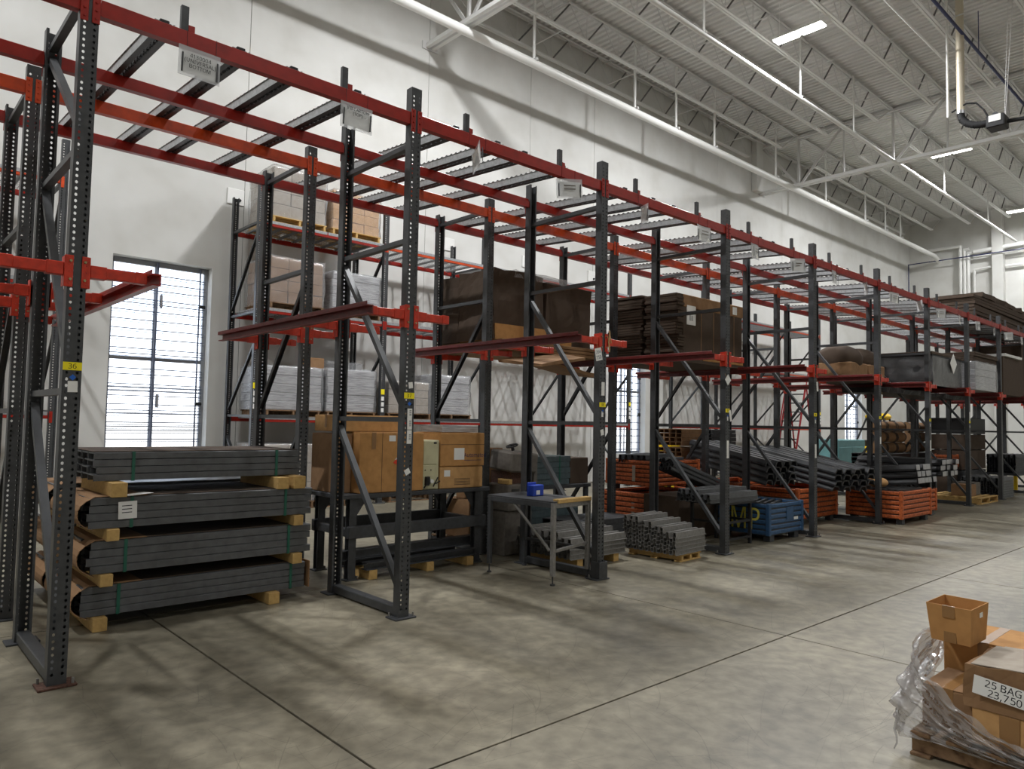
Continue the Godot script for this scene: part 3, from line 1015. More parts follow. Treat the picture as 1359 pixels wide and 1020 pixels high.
func lane(k: int, i: int) -> void:
	var x: float = k * P + [0.555, 1.745][i]
	var lr: String = ["nearer", "farther"][i]
	var g := thing("lane_guide", "black guide with red foot on the front top beam, %s lane, %s bay" % [lr, ORD[k + 1]], "guide", Vector3(x, 4.13, -0.036), 0.0, "lane guides on the front beam")
	part("guide_post", once("gpost", func(m: MB): m.ext(PackedVector2Array([Vector2(-0.024, -0.016), Vector2(-0.024, 0.016), Vector2(0.024, 0.016), Vector2(0.024, -0.016), Vector2(0.018, -0.016), Vector2(0.018, 0.010), Vector2(-0.018, 0.010), Vector2(-0.018, -0.016)]), Vector3(0, 0, 0), Vector3(0, 0.17, 0), Vector3.BACK)), M.post, g)
	bbp(g, "foot_bracket", Vector3(0.022, 0.0, -0.014), Vector3(0.066, 0.05, 0.018), M.red, 0.003)
	# plastic sleeve with a paper notice
	var seed2 := k * 2 + i
	var w := 0.27
	var turn: float = [0.0, -0.06, 1.15, -0.5, 0.9, -0.1, 0.25, -0.3, 0.1, 0.5, -0.2, 0.7, -0.4, 0.2, 0.0, 0.3, -0.6, 0.1][seed2]
	var tilt: float = [-0.02, -0.03, -0.12, 0.04, 0.1, -0.02, 0.03, 0.05, -0.04, 0.06, -0.08, 0.03, 0.02, -0.1, 0.05, 0.0, 0.03, -0.02][seed2]
	var name2: String = ["clear sleeve with notice UNIVERSAL BOTTOM under the front top beam, beside post 36", "clear sleeve with notice JFB CARTON TOP under the front top beam, before post 37"][seed2] if seed2 < 2 else "%s clear notice sleeve under the front top beam, %s lane, %s bay" % ["twisted" if absf(turn) > 0.4 else "flat", lr, ORD[k + 1]]
	var s := thing("notice_sleeve", name2, "sign", Vector3(x + 0.095, 4.02, 0.006), turn, "notice sleeves under the front beam")
	s.rotation.z = tilt
	var curl := func(m: MB, ww: float, hh: float, th: float, z: float):
		var n := 10
		for a in n:
			var q := []
			for b in 2:
				var u := float(a + b) / n - 0.5
				var zz := z + (sin(u * 5.0 + seed2) * 0.008 + (0.012 * cos(u * 2.0 + seed2 * 1.7))) * (1.0 if seed2 > 1 else 0.2)
				q.append([u * ww, zz])
			m.quad(Vector3(q[0][0], 0, q[0][1]), Vector3(q[1][0], 0, q[1][1]), Vector3(q[1][0], -hh, q[1][1] + 0.01), Vector3(q[0][0], -hh, q[0][1] + 0.01), Vector3.BACK)
			m.quad(Vector3(q[0][0], 0, q[0][1] - th), Vector3(q[1][0], 0, q[1][1] - th), Vector3(q[1][0], -hh, q[1][1] + 0.01 - th), Vector3(q[0][0], -hh, q[0][1] + 0.01 - th), Vector3.FORWARD)
			m.quad(Vector3(q[0][0], -hh, q[0][1] + 0.01), Vector3(q[1][0], -hh, q[1][1] + 0.01), Vector3(q[1][0], -hh, q[1][1] + 0.01 - th), Vector3(q[0][0], -hh, q[0][1] + 0.01 - th), Vector3.DOWN)
	var a1 := MB.new()
	curl.call(a1, w, 0.205, 0.004, 0.0)
	part("plastic_sleeve", a1.mesh(), M.sleeve, s)
	var a2 := MB.new()
	curl.call(a2, w - 0.04, 0.155, 0.001, -0.002)
	var pp := part("paper_sheet", a2.mesh(), M.paper, s, at(0, -0.03, 0))
	for q in [-0.118, 0.108]:
		bbp(s, "clip_strip", Vector3(q, -0.185, 0.014), Vector3(q + 0.011, -0.055, 0.02), M.dark_steel, 0.002)
	if seed2 == 0:
		for q in [["4130004", -0.035], ["(UNIVERSAL)", -0.07], ["BOTTOM", -0.105]]:
			letters(pp, q[0], 0.036, M.ink, at(0, q[1], 0.022))
	elif seed2 == 1:
		for q in [["JFB CARTON", -0.02], ["[TOP]", -0.055]]:
			letters(pp, q[0], 0.034, M.ink, at(0, q[1], 0.022))
	else:
		for q in 2:
			bbp(pp, "print_line", Vector3(-0.06, -0.05 - q * 0.035, 0.0225), Vector3(0.06, -0.038 - q * 0.035, 0.0232), M.grey_paint, 0.0002)


func hanging_notes() -> void:
	for q in [[2, -0.095, 2.30, 0.10, 0.13, 0.22, "white handwritten card on the red arm of the third front post"], [3, -0.03, 2.17, 0.10, 0.10, 0.75, "white paper tag tied below the bracket of the fourth front post"], [3, 0.03, 1.72, 0.045, 0.14, 0.25, "narrow white paper strip on the fourth front post, below its yellow tag"], [4, 0.02, 2.2, 0.05, 0.14, 0.1, "white paper tag hanging from the bracket of the fifth front post"], [5, 0.02, 2.12, 0.06, 0.12, -0.1, "white paper tag hanging from the bracket of the sixth front post"]]:
		var t := thing("paper_tag", q[6], "tag", Vector3(q[0] * P + q[1], q[2], 0.022), 0.0, "paper tags on the front posts")
		t.rotation.z = q[5]
		part("paper_sheet", cb(Vector3(q[3], q[4], 0.0015), 0.0003), M.paper, t)
		if q[0] == 2:
			letters(t, "204", 0.045, M.ink_blue, at(0, 0.025, 0.001))
			letters(t, "750", 0.05, M.ink_blue, at(0, -0.03, 0.001))
		rod(t, "string", Vector3(0, q[4] / 2, 0), Vector3(0, q[4] / 2 + 0.05, -0.004), 0.004, M.rope, 5)
	var r := MB.new()
	for i in 7:
		r.cyl(Vector3(2 * P + 0.07 + 0.008 * sin(i * 1.3), 2.56 - i * 0.032, 0.02), Vector3(2 * P + 0.07 + 0.008 * sin((i + 1) * 1.3), 2.528 - i * 0.032, 0.02), 0.009, 0.009, 6)
	r.cyl(Vector3(2 * P + 0.07, 2.55, 0.02), Vector3(2 * P + 0.105, 2.43, 0.02), 0.008, 0.006, 6)
	solo("twine", "frayed beige twine hanging from the red bracket of the third front post", "twine", r.mesh(), M.rope, Vector3.ZERO)


# ---------- the selective rack on the back wall ----------
const RZ := -7.1
const RZ2 := -8.3

func build_selective() -> void:
	var xs := [-1.315, 1.2, 4.13, 6.645, 9.16, 11.675, 14.19, 17.64, 20.15, 22.66, 25.17]
	for i in xs.size():
		var t := upright("wall_rack_frame", "dark grey frame of the rack along the back wall, %s from the camera" % ORD[i + 1], xs[i], RZ, RZ2, 5.6 if i > 1 else 5.55, [[0.08, 0.08], [0.2, 1.25], [1.62, 1.62], [2.9, 1.7], [3.4, 3.4], [4.85, 3.5], [4.95, 4.95]], "upright frames of the wall rack", false)
		if i > 1:
			sticker(t, 0.0, 2.13, 0.08, 0.1, M.tag_yellow, "number_tag", 0.0015)
			for q in 3:
				sticker(t, 0.0, 2.0 - q * 0.11, 0.06, 0.08, M.paper, "paper_label", 0.001)
	var spans := [[0, 1], [2, 3], [3, 4], [4, 5], [5, 6], [7, 8], [8, 9], [9, 10]]
	var lev := [1.56, 3.43, 4.94]
	var lvn := ["lowest", "middle", "top"]
	for b in spans.size():
		var x0: float = xs[spans[b][0]]
		var x1: float = xs[spans[b][1]]
		var l := x1 - x0 - 0.104
		var bm := once("wbeam%.2f" % l, func(m: MB): m.ext(rect(0.05, 0.085, 0.006), Vector3(-l / 2, 0, 0), Vector3(l / 2, 0, 0)))
		for v in 3:
			for f in 2:
				var orange := (b == 0 and v == 2 and f == 0) or b == 7 or (b == 2 and v == 2 and f == 0)
				var t := thing("wall_rack_beam", "%s %s beam of the wall rack, %s level, %s bay from the camera" % ["orange" if orange else "dark red", ["front", "back"][f], lvn[v], ORD[b + 1]], "beam", Vector3((x0 + x1) / 2, lev[v], [RZ - 0.035, RZ2 + 0.035][f]), 0.0, "beams of the wall rack")
				part("box_beam", bm, M.orange_beam if orange else M.red, t)
				for s in [-1.0, 1.0]:
					bbp(t, "end_connector", Vector3(s * (l / 2 + 0.03) - 0.02, -0.1, 0.035 if f == 0 else -0.041), Vector3(s * (l / 2 + 0.03) + 0.02, 0.06, 0.041 if f == 0 else -0.035), M.orange_beam if orange else M.red, 0.002)
			for d in 2:
				wire_deck((x0 + x1) / 2 + (d - 0.5) * l / 2, lev[v] + 0.044, l / 2 - 0.02, "galvanised wire deck, %s level, %s half of the %s bay of the wall rack" % [lvn[v], ["near", "far"][d], ORD[b + 1]])


func wire_deck(x: float, y: float, w: float, label: String) -> void:
	var t := thing("wire_deck", label, "wire deck", Vector3(x, y, (RZ + RZ2) / 2), 0.0, "wire decks of the wall rack")
	part("wire_grid", once("deck%.3f" % w, func(m: MB):
		var nx := 24
		for i in nx + 1:
			m.box(Vector3(-w / 2 + i * w / nx, 0.012, 0), Vector3(0.006, 0.006, 1.18))
		for i in 12:
			m.box(Vector3(0, 0.006, -0.58 + i * 1.16 / 11.0), Vector3(w, 0.006, 0.006))
		for s in [-1.0, 1.0]:
			m.box(Vector3(0, -0.014, s * 0.592), Vector3(w, 0.05, 0.005))), M.galv, t, Transform3D(), "", "stuff")
	for i in 4:
		part("support_channel", once("dch", func(m: MB): m.ext(chan(0.05, 0.03, 0.003), Vector3(0, 0, -0.52), Vector3(0, 0, 0.52))), M.galv, t, at(-w * 0.38 + i * w * 0.76 / 3.0, -0.014, 0))


# ---------- goods: builders ----------
func crumple(m: MB, s: Vector3, amp: float, freq: float, sd: int, step := 0.12, bottom := false) -> void:   # box with dented, wavy faces, base at y = 0
	var nz := FastNoiseLite.new()
	nz.seed = sd
	nz.frequency = freq
	nz.noise_type = FastNoiseLite.TYPE_SIMPLEX_SMOOTH
	nz.fractal_octaves = 3
	var f := func(p: Vector3) -> Vector3:
		var d := Vector3(nz.get_noise_3d(p.x, p.y, p.z), nz.get_noise_3d(p.x + 57, p.y, p.z) * 0.6, nz.get_noise_3d(p.x, p.y + 91, p.z))
		if p.y < 0.001:
			d.y = 0.0
		return p + d * amp
	for ax in 3:
		for sg in [-1.0, 1.0]:
			if ax == 1 and sg < 0 and not bottom:
				continue
			var i := (ax + 1) % 3
			var j := (ax + 2) % 3
			var nu := maxi(1, int(s[i] / step))
			var nv := maxi(1, int(s[j] / step))
			var hint := Vector3.ZERO
			hint[ax] = sg
			for u in nu:
				for w in nv:
					var q := []
					for o in [[0, 0], [1, 0], [1, 1], [0, 1]]:
						var p := Vector3.ZERO
						p[ax] = sg * s[ax] / 2
						p[i] = (float(u + o[0]) / nu - 0.5) * s[i]
						p[j] = (float(w + o[1]) / nv - 0.5) * s[j]
						p.y += s.y / 2
						q.append(f.call(p))
					m.quad(q[0], q[1], q[2], q[3], hint)


func carton(called: String, label: String, group: String, x0: float, x1: float, y0: float, y1: float, z0: float, z1: float, m: Material, turn := 0.0, taped := true) -> Node3D:
	var t := thing(called, label, "box", Vector3((x0 + x1) / 2, y0, (z0 + z1) / 2), turn, group)
	var s := Vector3(x1 - x0, y1 - y0, absf(z1 - z0))
	part("carton_body", once("crt%.2f_%.2f_%.2f" % [s.x, s.y, s.z], func(b: MB): b.cbox(Vector3(0, s.y / 2 - 0.003, 0), s - Vector3(0, 0.006, 0), 0.006)), m, t)
	for q in [-1.0, 1.0]:
		bbp(t, "top_flap", Vector3(-s.x / 2 + 0.002, s.y - 0.006, q * s.z / 4 - s.z / 4 + 0.004), Vector3(s.x / 2 - 0.002, s.y, q * s.z / 4 + s.z / 4 - 0.004), m, 0.002)
	if taped:
		bbp(t, "tape", Vector3(-s.x / 2, s.y - 0.001, -0.025), Vector3(s.x / 2, s.y + 0.001, 0.025), M.tape, 0.0004)
		for q in [-1.0, 1.0]:
			bbp(t, "tape", Vector3(q * s.x / 2 - 0.001, s.y - 0.13, -0.025), Vector3(q * s.x / 2 + 0.001, s.y, 0.025), M.tape, 0.0004)
	return t


func pallet(label: String, x: float, y: float, z: float, sx: float, sz: float, h := 0.13, turn := 0.0, group := "wooden pallets", m: Material = null) -> Node3D:
	if m == null:
		m = M.wood_old
	var t := thing("wooden_pallet", label, "pallet", Vector3(x, y, z), turn, group)
	for i in 3:
		var bx := (i - 1) * (sx / 2 - 0.045)
		bbp(t, "stringer", Vector3(bx - 0.02, 0.016, -sz / 2), Vector3(bx + 0.02, h - 0.018, sz / 2), m, 0.003)
	var n := maxi(4, int(sz / 0.15))
	for i in n:
		var bz := -sz / 2 + 0.045 + i * (sz - 0.09) / (n - 1)
		bbp(t, "deck_board", Vector3(-sx / 2, h - 0.018, bz - 0.045), Vector3(sx / 2, h, bz + 0.045), m, 0.003)
	for i in 3:
		var bz := -sz / 2 + 0.045 + i * (sz - 0.09) / 2.0
		bbp(t, "bottom_board", Vector3(-sx / 2, 0.0, bz - 0.045), Vector3(sx / 2, 0.016, bz + 0.045), m, 0.003)
	return t


func wrapped_load(label: String, x: float, y: float, z: float, s: Vector3, m: Material, nx: int, ny: int, nz: int, film: Material, sd: int, group := "film wrapped pallet loads") -> Node3D:
	var t := thing("wrapped_load", label, "pallet load", Vector3(x, y, z), 0.0, group)
	var r := RandomNumberGenerator.new()
	r.seed = sd
	var c := Vector3(s.x / nx, s.y / ny, s.z / nz)
	var me := cb(c - Vector3(0.006, 0.004, 0.006), 0.008)
	for j in ny:
		for i in nx:
			for k in nz:
				if i > 0 and i < nx - 1 and k > 0 and k < nz - 1 and j < ny - 1:
					continue
				part("carton", me, m, t, Transform3D(Basis(), Vector3((i + 0.5) * c.x - s.x / 2 + r.randf_range(-0.008, 0.008), (j + 0.5) * c.y, (k + 0.5) * c.z - s.z / 2 + r.randf_range(-0.008, 0.008))))
	var b := MB.new()
	crumple(b, s + Vector3(0.045, 0.015, 0.045), 0.03, 3.0, sd, 0.07)
	part("stretch_film", smooth(b.mesh()), film, t, Transform3D(), "creased clear stretch film")
	return t


func profile_poly(w: float, h: float) -> PackedVector2Array:   # a rib section: flange, web up, crest, web down, flange
	var t := 0.004
	return PackedVector2Array([Vector2(-w / 2, 0), Vector2(-w / 2, t), Vector2(-w * 0.3, t), Vector2(-w * 0.2, h), Vector2(w * 0.2, h), Vector2(w * 0.3, t), Vector2(w / 2, t), Vector2(w / 2, 0), Vector2(w * 0.27, 0), Vector2(w * 0.17, h - t), Vector2(-w * 0.17, h - t), Vector2(-w * 0.27, 0)])


func profile_pile(label: String, at0: Vector3, l: float, w: float, across: int, layers: int, pitch: float, m: Material, turn := 0.0, top_drop := 0, group := "piles of nested steel profiles") -> Node3D:   # profiles lie along x, at0 is the middle of the base
	var t := thing("profile_pile", label, "steel pile", at0, turn, group)
	var me := once("prof%.2f_%.3f_%.3f" % [l, w, pitch], func(b: MB): b.ext(profile_poly(w * 0.98, pitch * 1.5), Vector3(-l / 2, 0, 0), Vector3(l / 2, 0, 0)))
	var r := RandomNumberGenerator.new()
	r.seed = int(at0.x * 100) + layers
	for j in layers:
		for i in across:
			if j >= layers - top_drop and i >= across - 2 * (j - layers + top_drop + 1):
				continue
			part("steel_profile", me, m, t, Transform3D(Basis(), Vector3(r.randf_range(-0.02, 0.02), j * pitch, (i - (across - 1) / 2.0) * w)))
	return t


func timber(label: String, x: float, y: float, z0: float, z1: float, s := 0.09, along_x := false, group := "timber bearers under the steel") -> void:
	var t := thing("timber_block", label, "timber", Vector3(x, y, (z0 + z1) / 2), PI / 2 if along_x else 0.0, group)
	part("block", cb(Vector3(s, s, absf(z1 - z0)), 0.004), M.wood, t, at(0, s / 2, 0))


func steel_bundle(label: String, x0: float, x1: float, y0: float, y1: float, z0: float, depth: float, layers: int, across: int, straps: Array, m: Material, wrap := 0, called := "steel_bundle", group := "strapped bundles of steel channels") -> Node3D:   # front face at z0
	var t := thing(called, label, "steel bundle", Vector3((x0 + x1) / 2, y0, z0 - depth / 2), 0.0, group)
	var lh := (y1 - y0) / layers
	var w := depth / across
	var l := x1 - x0
	var me := once("chn%.3f_%.3f_%.3f" % [l, lh, w], func(b: MB):
		b.ext(PackedVector2Array([Vector2(-w / 2 + 0.002, 0.003), Vector2(-w / 2 + 0.002, lh - 0.006), Vector2(-w / 2 + 0.006, lh - 0.002), Vector2(w / 2 - 0.006, lh - 0.002), Vector2(w / 2 - 0.002, lh - 0.006), Vector2(w / 2 - 0.002, 0.003), Vector2(w / 2 - 0.012, 0.003), Vector2(w / 2 - 0.012, lh - 0.012), Vector2(-w / 2 + 0.012, lh - 0.012), Vector2(-w / 2 + 0.012, 0.003)]), Vector3(-l / 2, 0, 0), Vector3(l / 2, 0, 0)))
	var r := RandomNumberGenerator.new()
	r.seed = int(absf(x0) * 77 + y0 * 991)
	for j in layers:
		for i in across:
			part("steel_channel", me, m, t, Transform3D(Basis(), Vector3(r.randf_range(-0.014, 0.02), j * lh, (i - (across - 1) / 2.0) * w + r.randf_range(-0.003, 0.0))))
	for sx in straps:
		var b := MB.new()
		var h := y1 - y0
		b.box(Vector3(0, h / 2, depth / 2 + 0.002), Vector3(0.024, h + 0.004, 0.002))
		b.box(Vector3(0, h / 2, -depth / 2 - 0.002), Vector3(0.024, h + 0.004, 0.002))
		b.box(Vector3(0, h + 0.001, 0), Vector3(0.024, 0.002, depth + 0.006))
		b.box(Vector3(0, 0.0, 0), Vector3(0.024, 0.002, depth + 0.006))
		part("strap", b.mesh(), M.strap_green, t, at(sx - (x0 + x1) / 2, 0, 0), "green strap")
	if wrap:   # kraft paper cap round the left end
		var b := MB.new()
		var h := y1 - y0
		var n := 8
		var prof := []
		for k in n + 1:
			var a := float(k) / n
			prof.append(Vector2(-l / 2 - 0.075 + 0.12 * pow(absf(a - 0.5) * 2.0, 2.5), -0.012 + a * (h + 0.024)))
		for k in n:
			var p: Vector2 = prof[k]
			var q: Vector2 = prof[k + 1]
			for o in [0.0, -0.006]:
				b.quad(Vector3(p.x + o, p.y, depth / 2 + 0.02), Vector3(q.x + o, q.y, depth / 2 + 0.01), Vector3(q.x + o, q.y, -depth / 2), Vector3(p.x + o, p.y, -depth / 2), Vector3(1.0 if o == 0.0 else -1.0, 0, 0))
			b.quad(Vector3(p.x, p.y, depth / 2 + 0.02), Vector3(q.x, q.y, depth / 2 + 0.01), Vector3(q.x - 0.006, q.y, depth / 2 + 0.01), Vector3(p.x - 0.006, p.y, depth / 2 + 0.02), Vector3.BACK)
		b.box(Vector3(-l / 2 + 0.22, h + 0.006, 0), Vector3(0.36, 0.004, depth * 0.98))
		part("kraft_wrap", b.mesh(), M.kraft_old, t, Transform3D(), "curled brown kraft paper")
	return t


func bin(label: String, x0: float, x1: float, y0: float, y1: float, z0: float, z1: float, m: Material, ribs := 6, turn := 0.0, group := "ribbed orange steel bins") -> Node3D:   # z0 front
	var sx := x1 - x0
	var sz := z0 - z1
	var h := y1 - y0
	var t := thing("steel_bin", label, "bin", Vector3((x0 + x1) / 2, y0, (z0 + z1) / 2), turn, group)
	var foot := 0.09
	var hb := h - foot
	var back: Material = M.rust_recess_shade if m == M.orange_bin else M.dark_steel  # recess shade put into the colour: panels darker than the ribs
	for s in [-1.0, 1.0]:
		bbp(t, "side_panel", Vector3(-sx / 2, foot, s * sz / 2 - 0.004), Vector3(sx / 2, h, s * sz / 2 + 0.004), back, 0.002)
		bbp(t, "end_panel", Vector3(s * sx / 2 - 0.004, foot, -sz / 2), Vector3(s * sx / 2 + 0.004, h, sz / 2), back, 0.002)
		for k in ribs:
			var y := foot + hb * (k + 0.5) / ribs
			var rh := hb / ribs * 0.76
			bbp(t, "rib", Vector3(-sx / 2 - 0.012, y - rh / 2, s * (sz / 2 + 0.003) - 0.016), Vector3(sx / 2 + 0.012, y + rh / 2, s * (sz / 2 + 0.003) + 0.016), m, 0.011)
			bbp(t, "rib", Vector3(s * (sx / 2 + 0.003) - 0.016, y - rh / 2, -sz / 2 - 0.01), Vector3(s * (sx / 2 + 0.003) + 0.016, y + rh / 2, sz / 2 + 0.01), m, 0.011)
		for c in [-1.0, 1.0]:
			bbp(t, "corner_post", Vector3(s * sx / 2 - 0.03, foot, c * sz / 2 - 0.03), Vector3(s * sx / 2 + 0.03, h + 0.004, c * sz / 2 + 0.03), m, 0.008)
			bbp(t, "foot", Vector3(s * (sx / 2 - 0.12) - 0.06, 0, c * (sz / 2 - 0.06) - 0.05), Vector3(s * (sx / 2 - 0.12) + 0.06, foot, c * (sz / 2 - 0.06) + 0.05), M.dark_steel, 0.004)
	bbp(t, "bin_floor", Vector3(-sx / 2, foot, -sz / 2), Vector3(sx / 2, foot + 0.012, sz / 2), m, 0.003)
	return t


func leaning_pile(label: String, a: Vector3, b: Vector3, w: float, across: int, layers: int, pitch: float, m: Material, cap := false) -> Node3D:   # long profiles from a up to b, stacked
	var t := thing("leaning_steel", label, "steel pile", (a + b) / 2, 0.0, "long steel sections leaning in the bins")
	var l := a.distance_to(b)
	var bz := span1(a, b).basis
	var me := once("lean%.2f_%.3f_%.3f" % [l, w, pitch], func(q: MB): q.ext(PackedVector2Array([Vector2(-w * 0.48, 0), Vector2(-w * 0.48, pitch * 0.3), Vector2(-w * 0.3, pitch * 0.9), Vector2(w * 0.3, pitch * 0.9), Vector2(w * 0.48, pitch * 0.3), Vector2(w * 0.48, 0), Vector2(w * 0.4, 0), Vector2(w * 0.24, pitch * 0.74), Vector2(-w * 0.24, pitch * 0.74), Vector2(-w * 0.4, 0)]), Vector3(0, 0, -l / 2), Vector3(0, 0, l / 2)))
	var r := RandomNumberGenerator.new()
	r.seed = int(a.x * 31)
	for j in layers:
		for i in across:
			var off := bz.x * (i - (across - 1) / 2.0) * w + bz.y * j * pitch + bz.z * r.randf_range(-0.05, 0.05)
			part("steel_section", me, m, t, Transform3D(bz, off))
			if cap:
				part("end_cap", cb(Vector3(w * 0.86, pitch * 0.8, 0.012), 0.004), M.bright_steel, t, Transform3D(bz, off + bz.z * (l / 2 + 0.02) + bz.y * pitch * 0.45), "shiny bare end")
	return t


func flat_stack(label: String, x0: float, x1: float, y0: float, y1: float, z0: float, z1: float, n: int, m: Material, sd: int, group := "stacks of flattened cartons") -> Node3D:
	var t := thing("cardboard_stack", label, "cardboard", Vector3((x0 + x1) / 2, y0, (z0 + z1) / 2), 0.0, group)
	var r := RandomNumberGenerator.new()
	r.seed = sd
	var h := (y1 - y0) / n
	var me := cb(Vector3(x1 - x0, h * 0.86, absf(z1 - z0)), 0.004)
	for k in n:
		part("cardboard_sheet", me, m, t, Transform3D(Basis(Vector3.UP, r.randf_range(-0.012, 0.012)), Vector3(r.randf_range(-0.025, 0.025), h * (k + 0.5), r.randf_range(-0.025, 0.025))))
	return t


func crumpled(called: String, label: String, cat: String, x0: float, x1: float, y0: float, y1: float, z0: float, z1: float, m: Material, amp := 0.03, sd := 1, group := "", step := 0.12, turn := 0.0) -> MeshInstance3D:
	var b := MB.new()
	crumple(b, Vector3(x1 - x0, y1 - y0, absf(z1 - z0)), amp, 1.6, sd, step, true)
	return solo(called, label, cat, b.mesh(), m, Vector3((x0 + x1) / 2, y0, (z0 + z1) / 2), turn, group)


# ---------- goods on the second level and on top ----------
func build_loads() -> void:
	# third bay: two crushed gaylords
	flat_stack("flattened cartons lying across the rails under the two crushed dark boxes", 4.95, 6.8, 2.48, 2.62, -3.0, -1.75, 3, M.kraft_old, 4)
	var ga := thing("crushed_box", "crushed dark brown cardboard bulk box with flared top, third bay, before its pair", "box", Vector3(5.36, 2.62, -2.24), 0.0, "crushed bulk boxes on the rails")
	var b := MB.new()
	crumple(b, Vector3(0.88, 0.9, 0.7), 0.07, 1.5, 3, 0.09)
	part("box_wall", b.mesh(), M.kraft_dark, ga)
	b = MB.new()
	crumple(b, Vector3(0.9, 0.2, 0.71), 0.012, 1.5, 5, 0.1)
	part("pale_band", b.mesh(), M.kraft, ga, at(0.03, 0.0, 0.012), "pale cardboard tray at the foot")
	var gb := thing("crushed_box", "crushed dark brown cardboard bulk box with sagging side, third bay", "box", Vector3(6.28, 2.62, -2.26), 0.0, "crushed bulk boxes on the rails")
	b = MB.new()
	crumple(b, Vector3(0.9, 0.84, 0.72), 0.07, 1.4, 8, 0.09)
	part("box_wall", b.mesh(), M.kraft_dark, gb)
	b = MB.new()
	crumple(b, Vector3(0.5, 0.14, 0.3), 0.01, 1.5, 15, 0.1)
	part("pale_band", b.mesh(), M.kraft, gb, at(-0.2, 0.0, 0.23), "pale cardboard tray at the foot")
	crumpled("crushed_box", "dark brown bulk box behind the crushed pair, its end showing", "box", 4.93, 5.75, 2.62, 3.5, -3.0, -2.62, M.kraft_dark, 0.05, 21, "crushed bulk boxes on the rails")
	b = MB.new()
	crumple(b, Vector3(1.0, 0.1, 0.72), 0.05, 2.5, 12, 0.08)
	solo("plastic_sheet", "clear grey plastic sheet draped over the tops of the two crushed boxes", "plastic sheet", b.mesh(), M.film, Vector3(5.75, 3.44, -2.24))
	for q in [[5.0, 5.9, 2.36, 2.40, -1.9, -1.2, 0.16, "torn brown cardboard flap sagging below the rails of the third bay, near piece"], [5.5, 6.5, 2.3, 2.34, -2.2, -1.5, -0.12, "torn brown cardboard flap sagging below the rails of the third bay, far piece"]]:
		var c := crumpled("cardboard_flap", q[7], "cardboard", q[0], q[1], q[2], q[3], q[4], q[5], M.kraft_old, 0.05, int(q[0] * 10), "torn cardboard flaps")
		c.rotation = Vector3(0.12, 0.1, q[6])
	# fourth bay: flattened cartons and one big clean box
	flat_stack("flattened cartons under the big brown box, fourth bay", 7.45, 9.4, 2.48, 2.54, -2.3, -1.02, 2, M.kraft_dark, 9)
	flat_stack("front stack of flattened dark cartons before the big brown box, layers showing", 7.62, 7.78, 2.54, 3.47, -1.62, -1.06, 22, M.kraft_dark, 5)
	flat_stack("back stack of flattened dark cartons before the big brown box, layers showing", 7.62, 7.78, 2.54, 3.5, -2.22, -1.68, 24, M.kraft_dark, 6)
	var big := thing("bulk_box", "big smooth brown cardboard box with white label and pale lid band, fourth bay", "box", Vector3(8.6, 2.54, -1.64), 0.0)
	bbp(big, "box_wall", Vector3(-0.8, 0, -0.56), Vector3(0.8, 0.92, 0.56), M.kraft_dark, 0.01)
	bbp(big, "lid_band", Vector3(-0.81, 0.75, -0.57), Vector3(0.81, 0.93, 0.57), M.kraft_old, 0.008, "paler lid band")
	bbp(big, "pale_band", Vector3(-0.3, 0.0, 0.5), Vector3(0.81, 0.1, 0.575), M.kraft, 0.006, "pale foot band")
	bbp(big, "paper_label", Vector3(-0.72, 0.5, 0.56), Vector3(-0.5, 0.78, 0.572), M.paper, 0.001)
	for r in 4:
		bbp(big, "bar_code", Vector3(-0.66 + r * 0.025, 0.56, 0.572), Vector3(-0.65 + r * 0.025, 0.64, 0.573), M.ink, 0.0002)
	for x in [-0.35, -0.02, 0.28, 0.55]:
		bbp(big, "strap", Vector3(x, 0.0, 0.5605), Vector3(x + 0.012, 0.75, 0.563), M.tape, 0.0005)
	bbp(big, "paper_label", Vector3(0.5, 0.78, 0.56), Vector3(0.62, 0.9, 0.576), M.paper, 0.001)
	# further bays
	flat_stack("flattened cartons lying across the rail under the two dark sacks, sixth bay", 12.3, 14.02, 2.478, 2.54, -1.6, -0.6, 2, M.kraft_dark, 29)
	for q in [[12.9, "nearer"], [13.72, "farther"]]:
		var sk := thing("sack_load", "dark brown dome topped sack on the rails of the sixth bay, %s of two" % q[1], "load", Vector3(q[0], 2.618, -1.1), 0.0, "dark sack loads on the rails")
		var sb := MB.new()
		ball(sb, Vector3(0, 0.26, 0), 0.4, 20, 12, Vector3(0.95, 0.74, 1.1))
		part("sack_body", sb.mesh(), M.kraft_dark, sk)
		bbp(sk, "carton_base", Vector3(-0.36, -0.06, -0.4), Vector3(0.36, 0.2, 0.4), M.kraft_old, 0.02)
		bbp(sk, "skid", Vector3(-0.38, -0.075, -0.42), Vector3(0.38, -0.06, 0.42), M.kraft_dark, 0.003)
	var bw := thing("wrapped_crate", "black film wrapped crate with white diamond notice on the rails, seventh bay", "crate", Vector3(15.75, 2.48, -0.75))
	b = MB.new()
	crumple(b, Vector3(1.75, 0.62, 1.3), 0.02, 2.5, 40, 0.12)
	part("crate_body", b.mesh(), M.black, bw)
	b = MB.new()
	crumple(b, Vector3(1.78, 0.58, 1.33), 0.02, 3.0, 41, 0.08)
	part("stretch_film", b.mesh(), M.film_thin, bw)
	bbp(bw, "lid_board", Vector3(-0.92, 0.62, -0.66), Vector3(0.9, 0.68, 0.66), M.kraft_dark, 0.008)
	part("diamond_notice", cb(Vector3(0.3, 0.3, 0.003), 0.001), M.paper, bw, Transform3D(Basis(Vector3.BACK, PI / 4), Vector3(0.25, 0.5, 0.69)), "white diamond notice")
	wrapped_load("silver film wrapped load on the rails, eighth bay", 18.0, 2.5, -0.55, Vector3(1.55, 0.62, 1.1), M.wrapped, 1, 4, 1, M.film, 50)
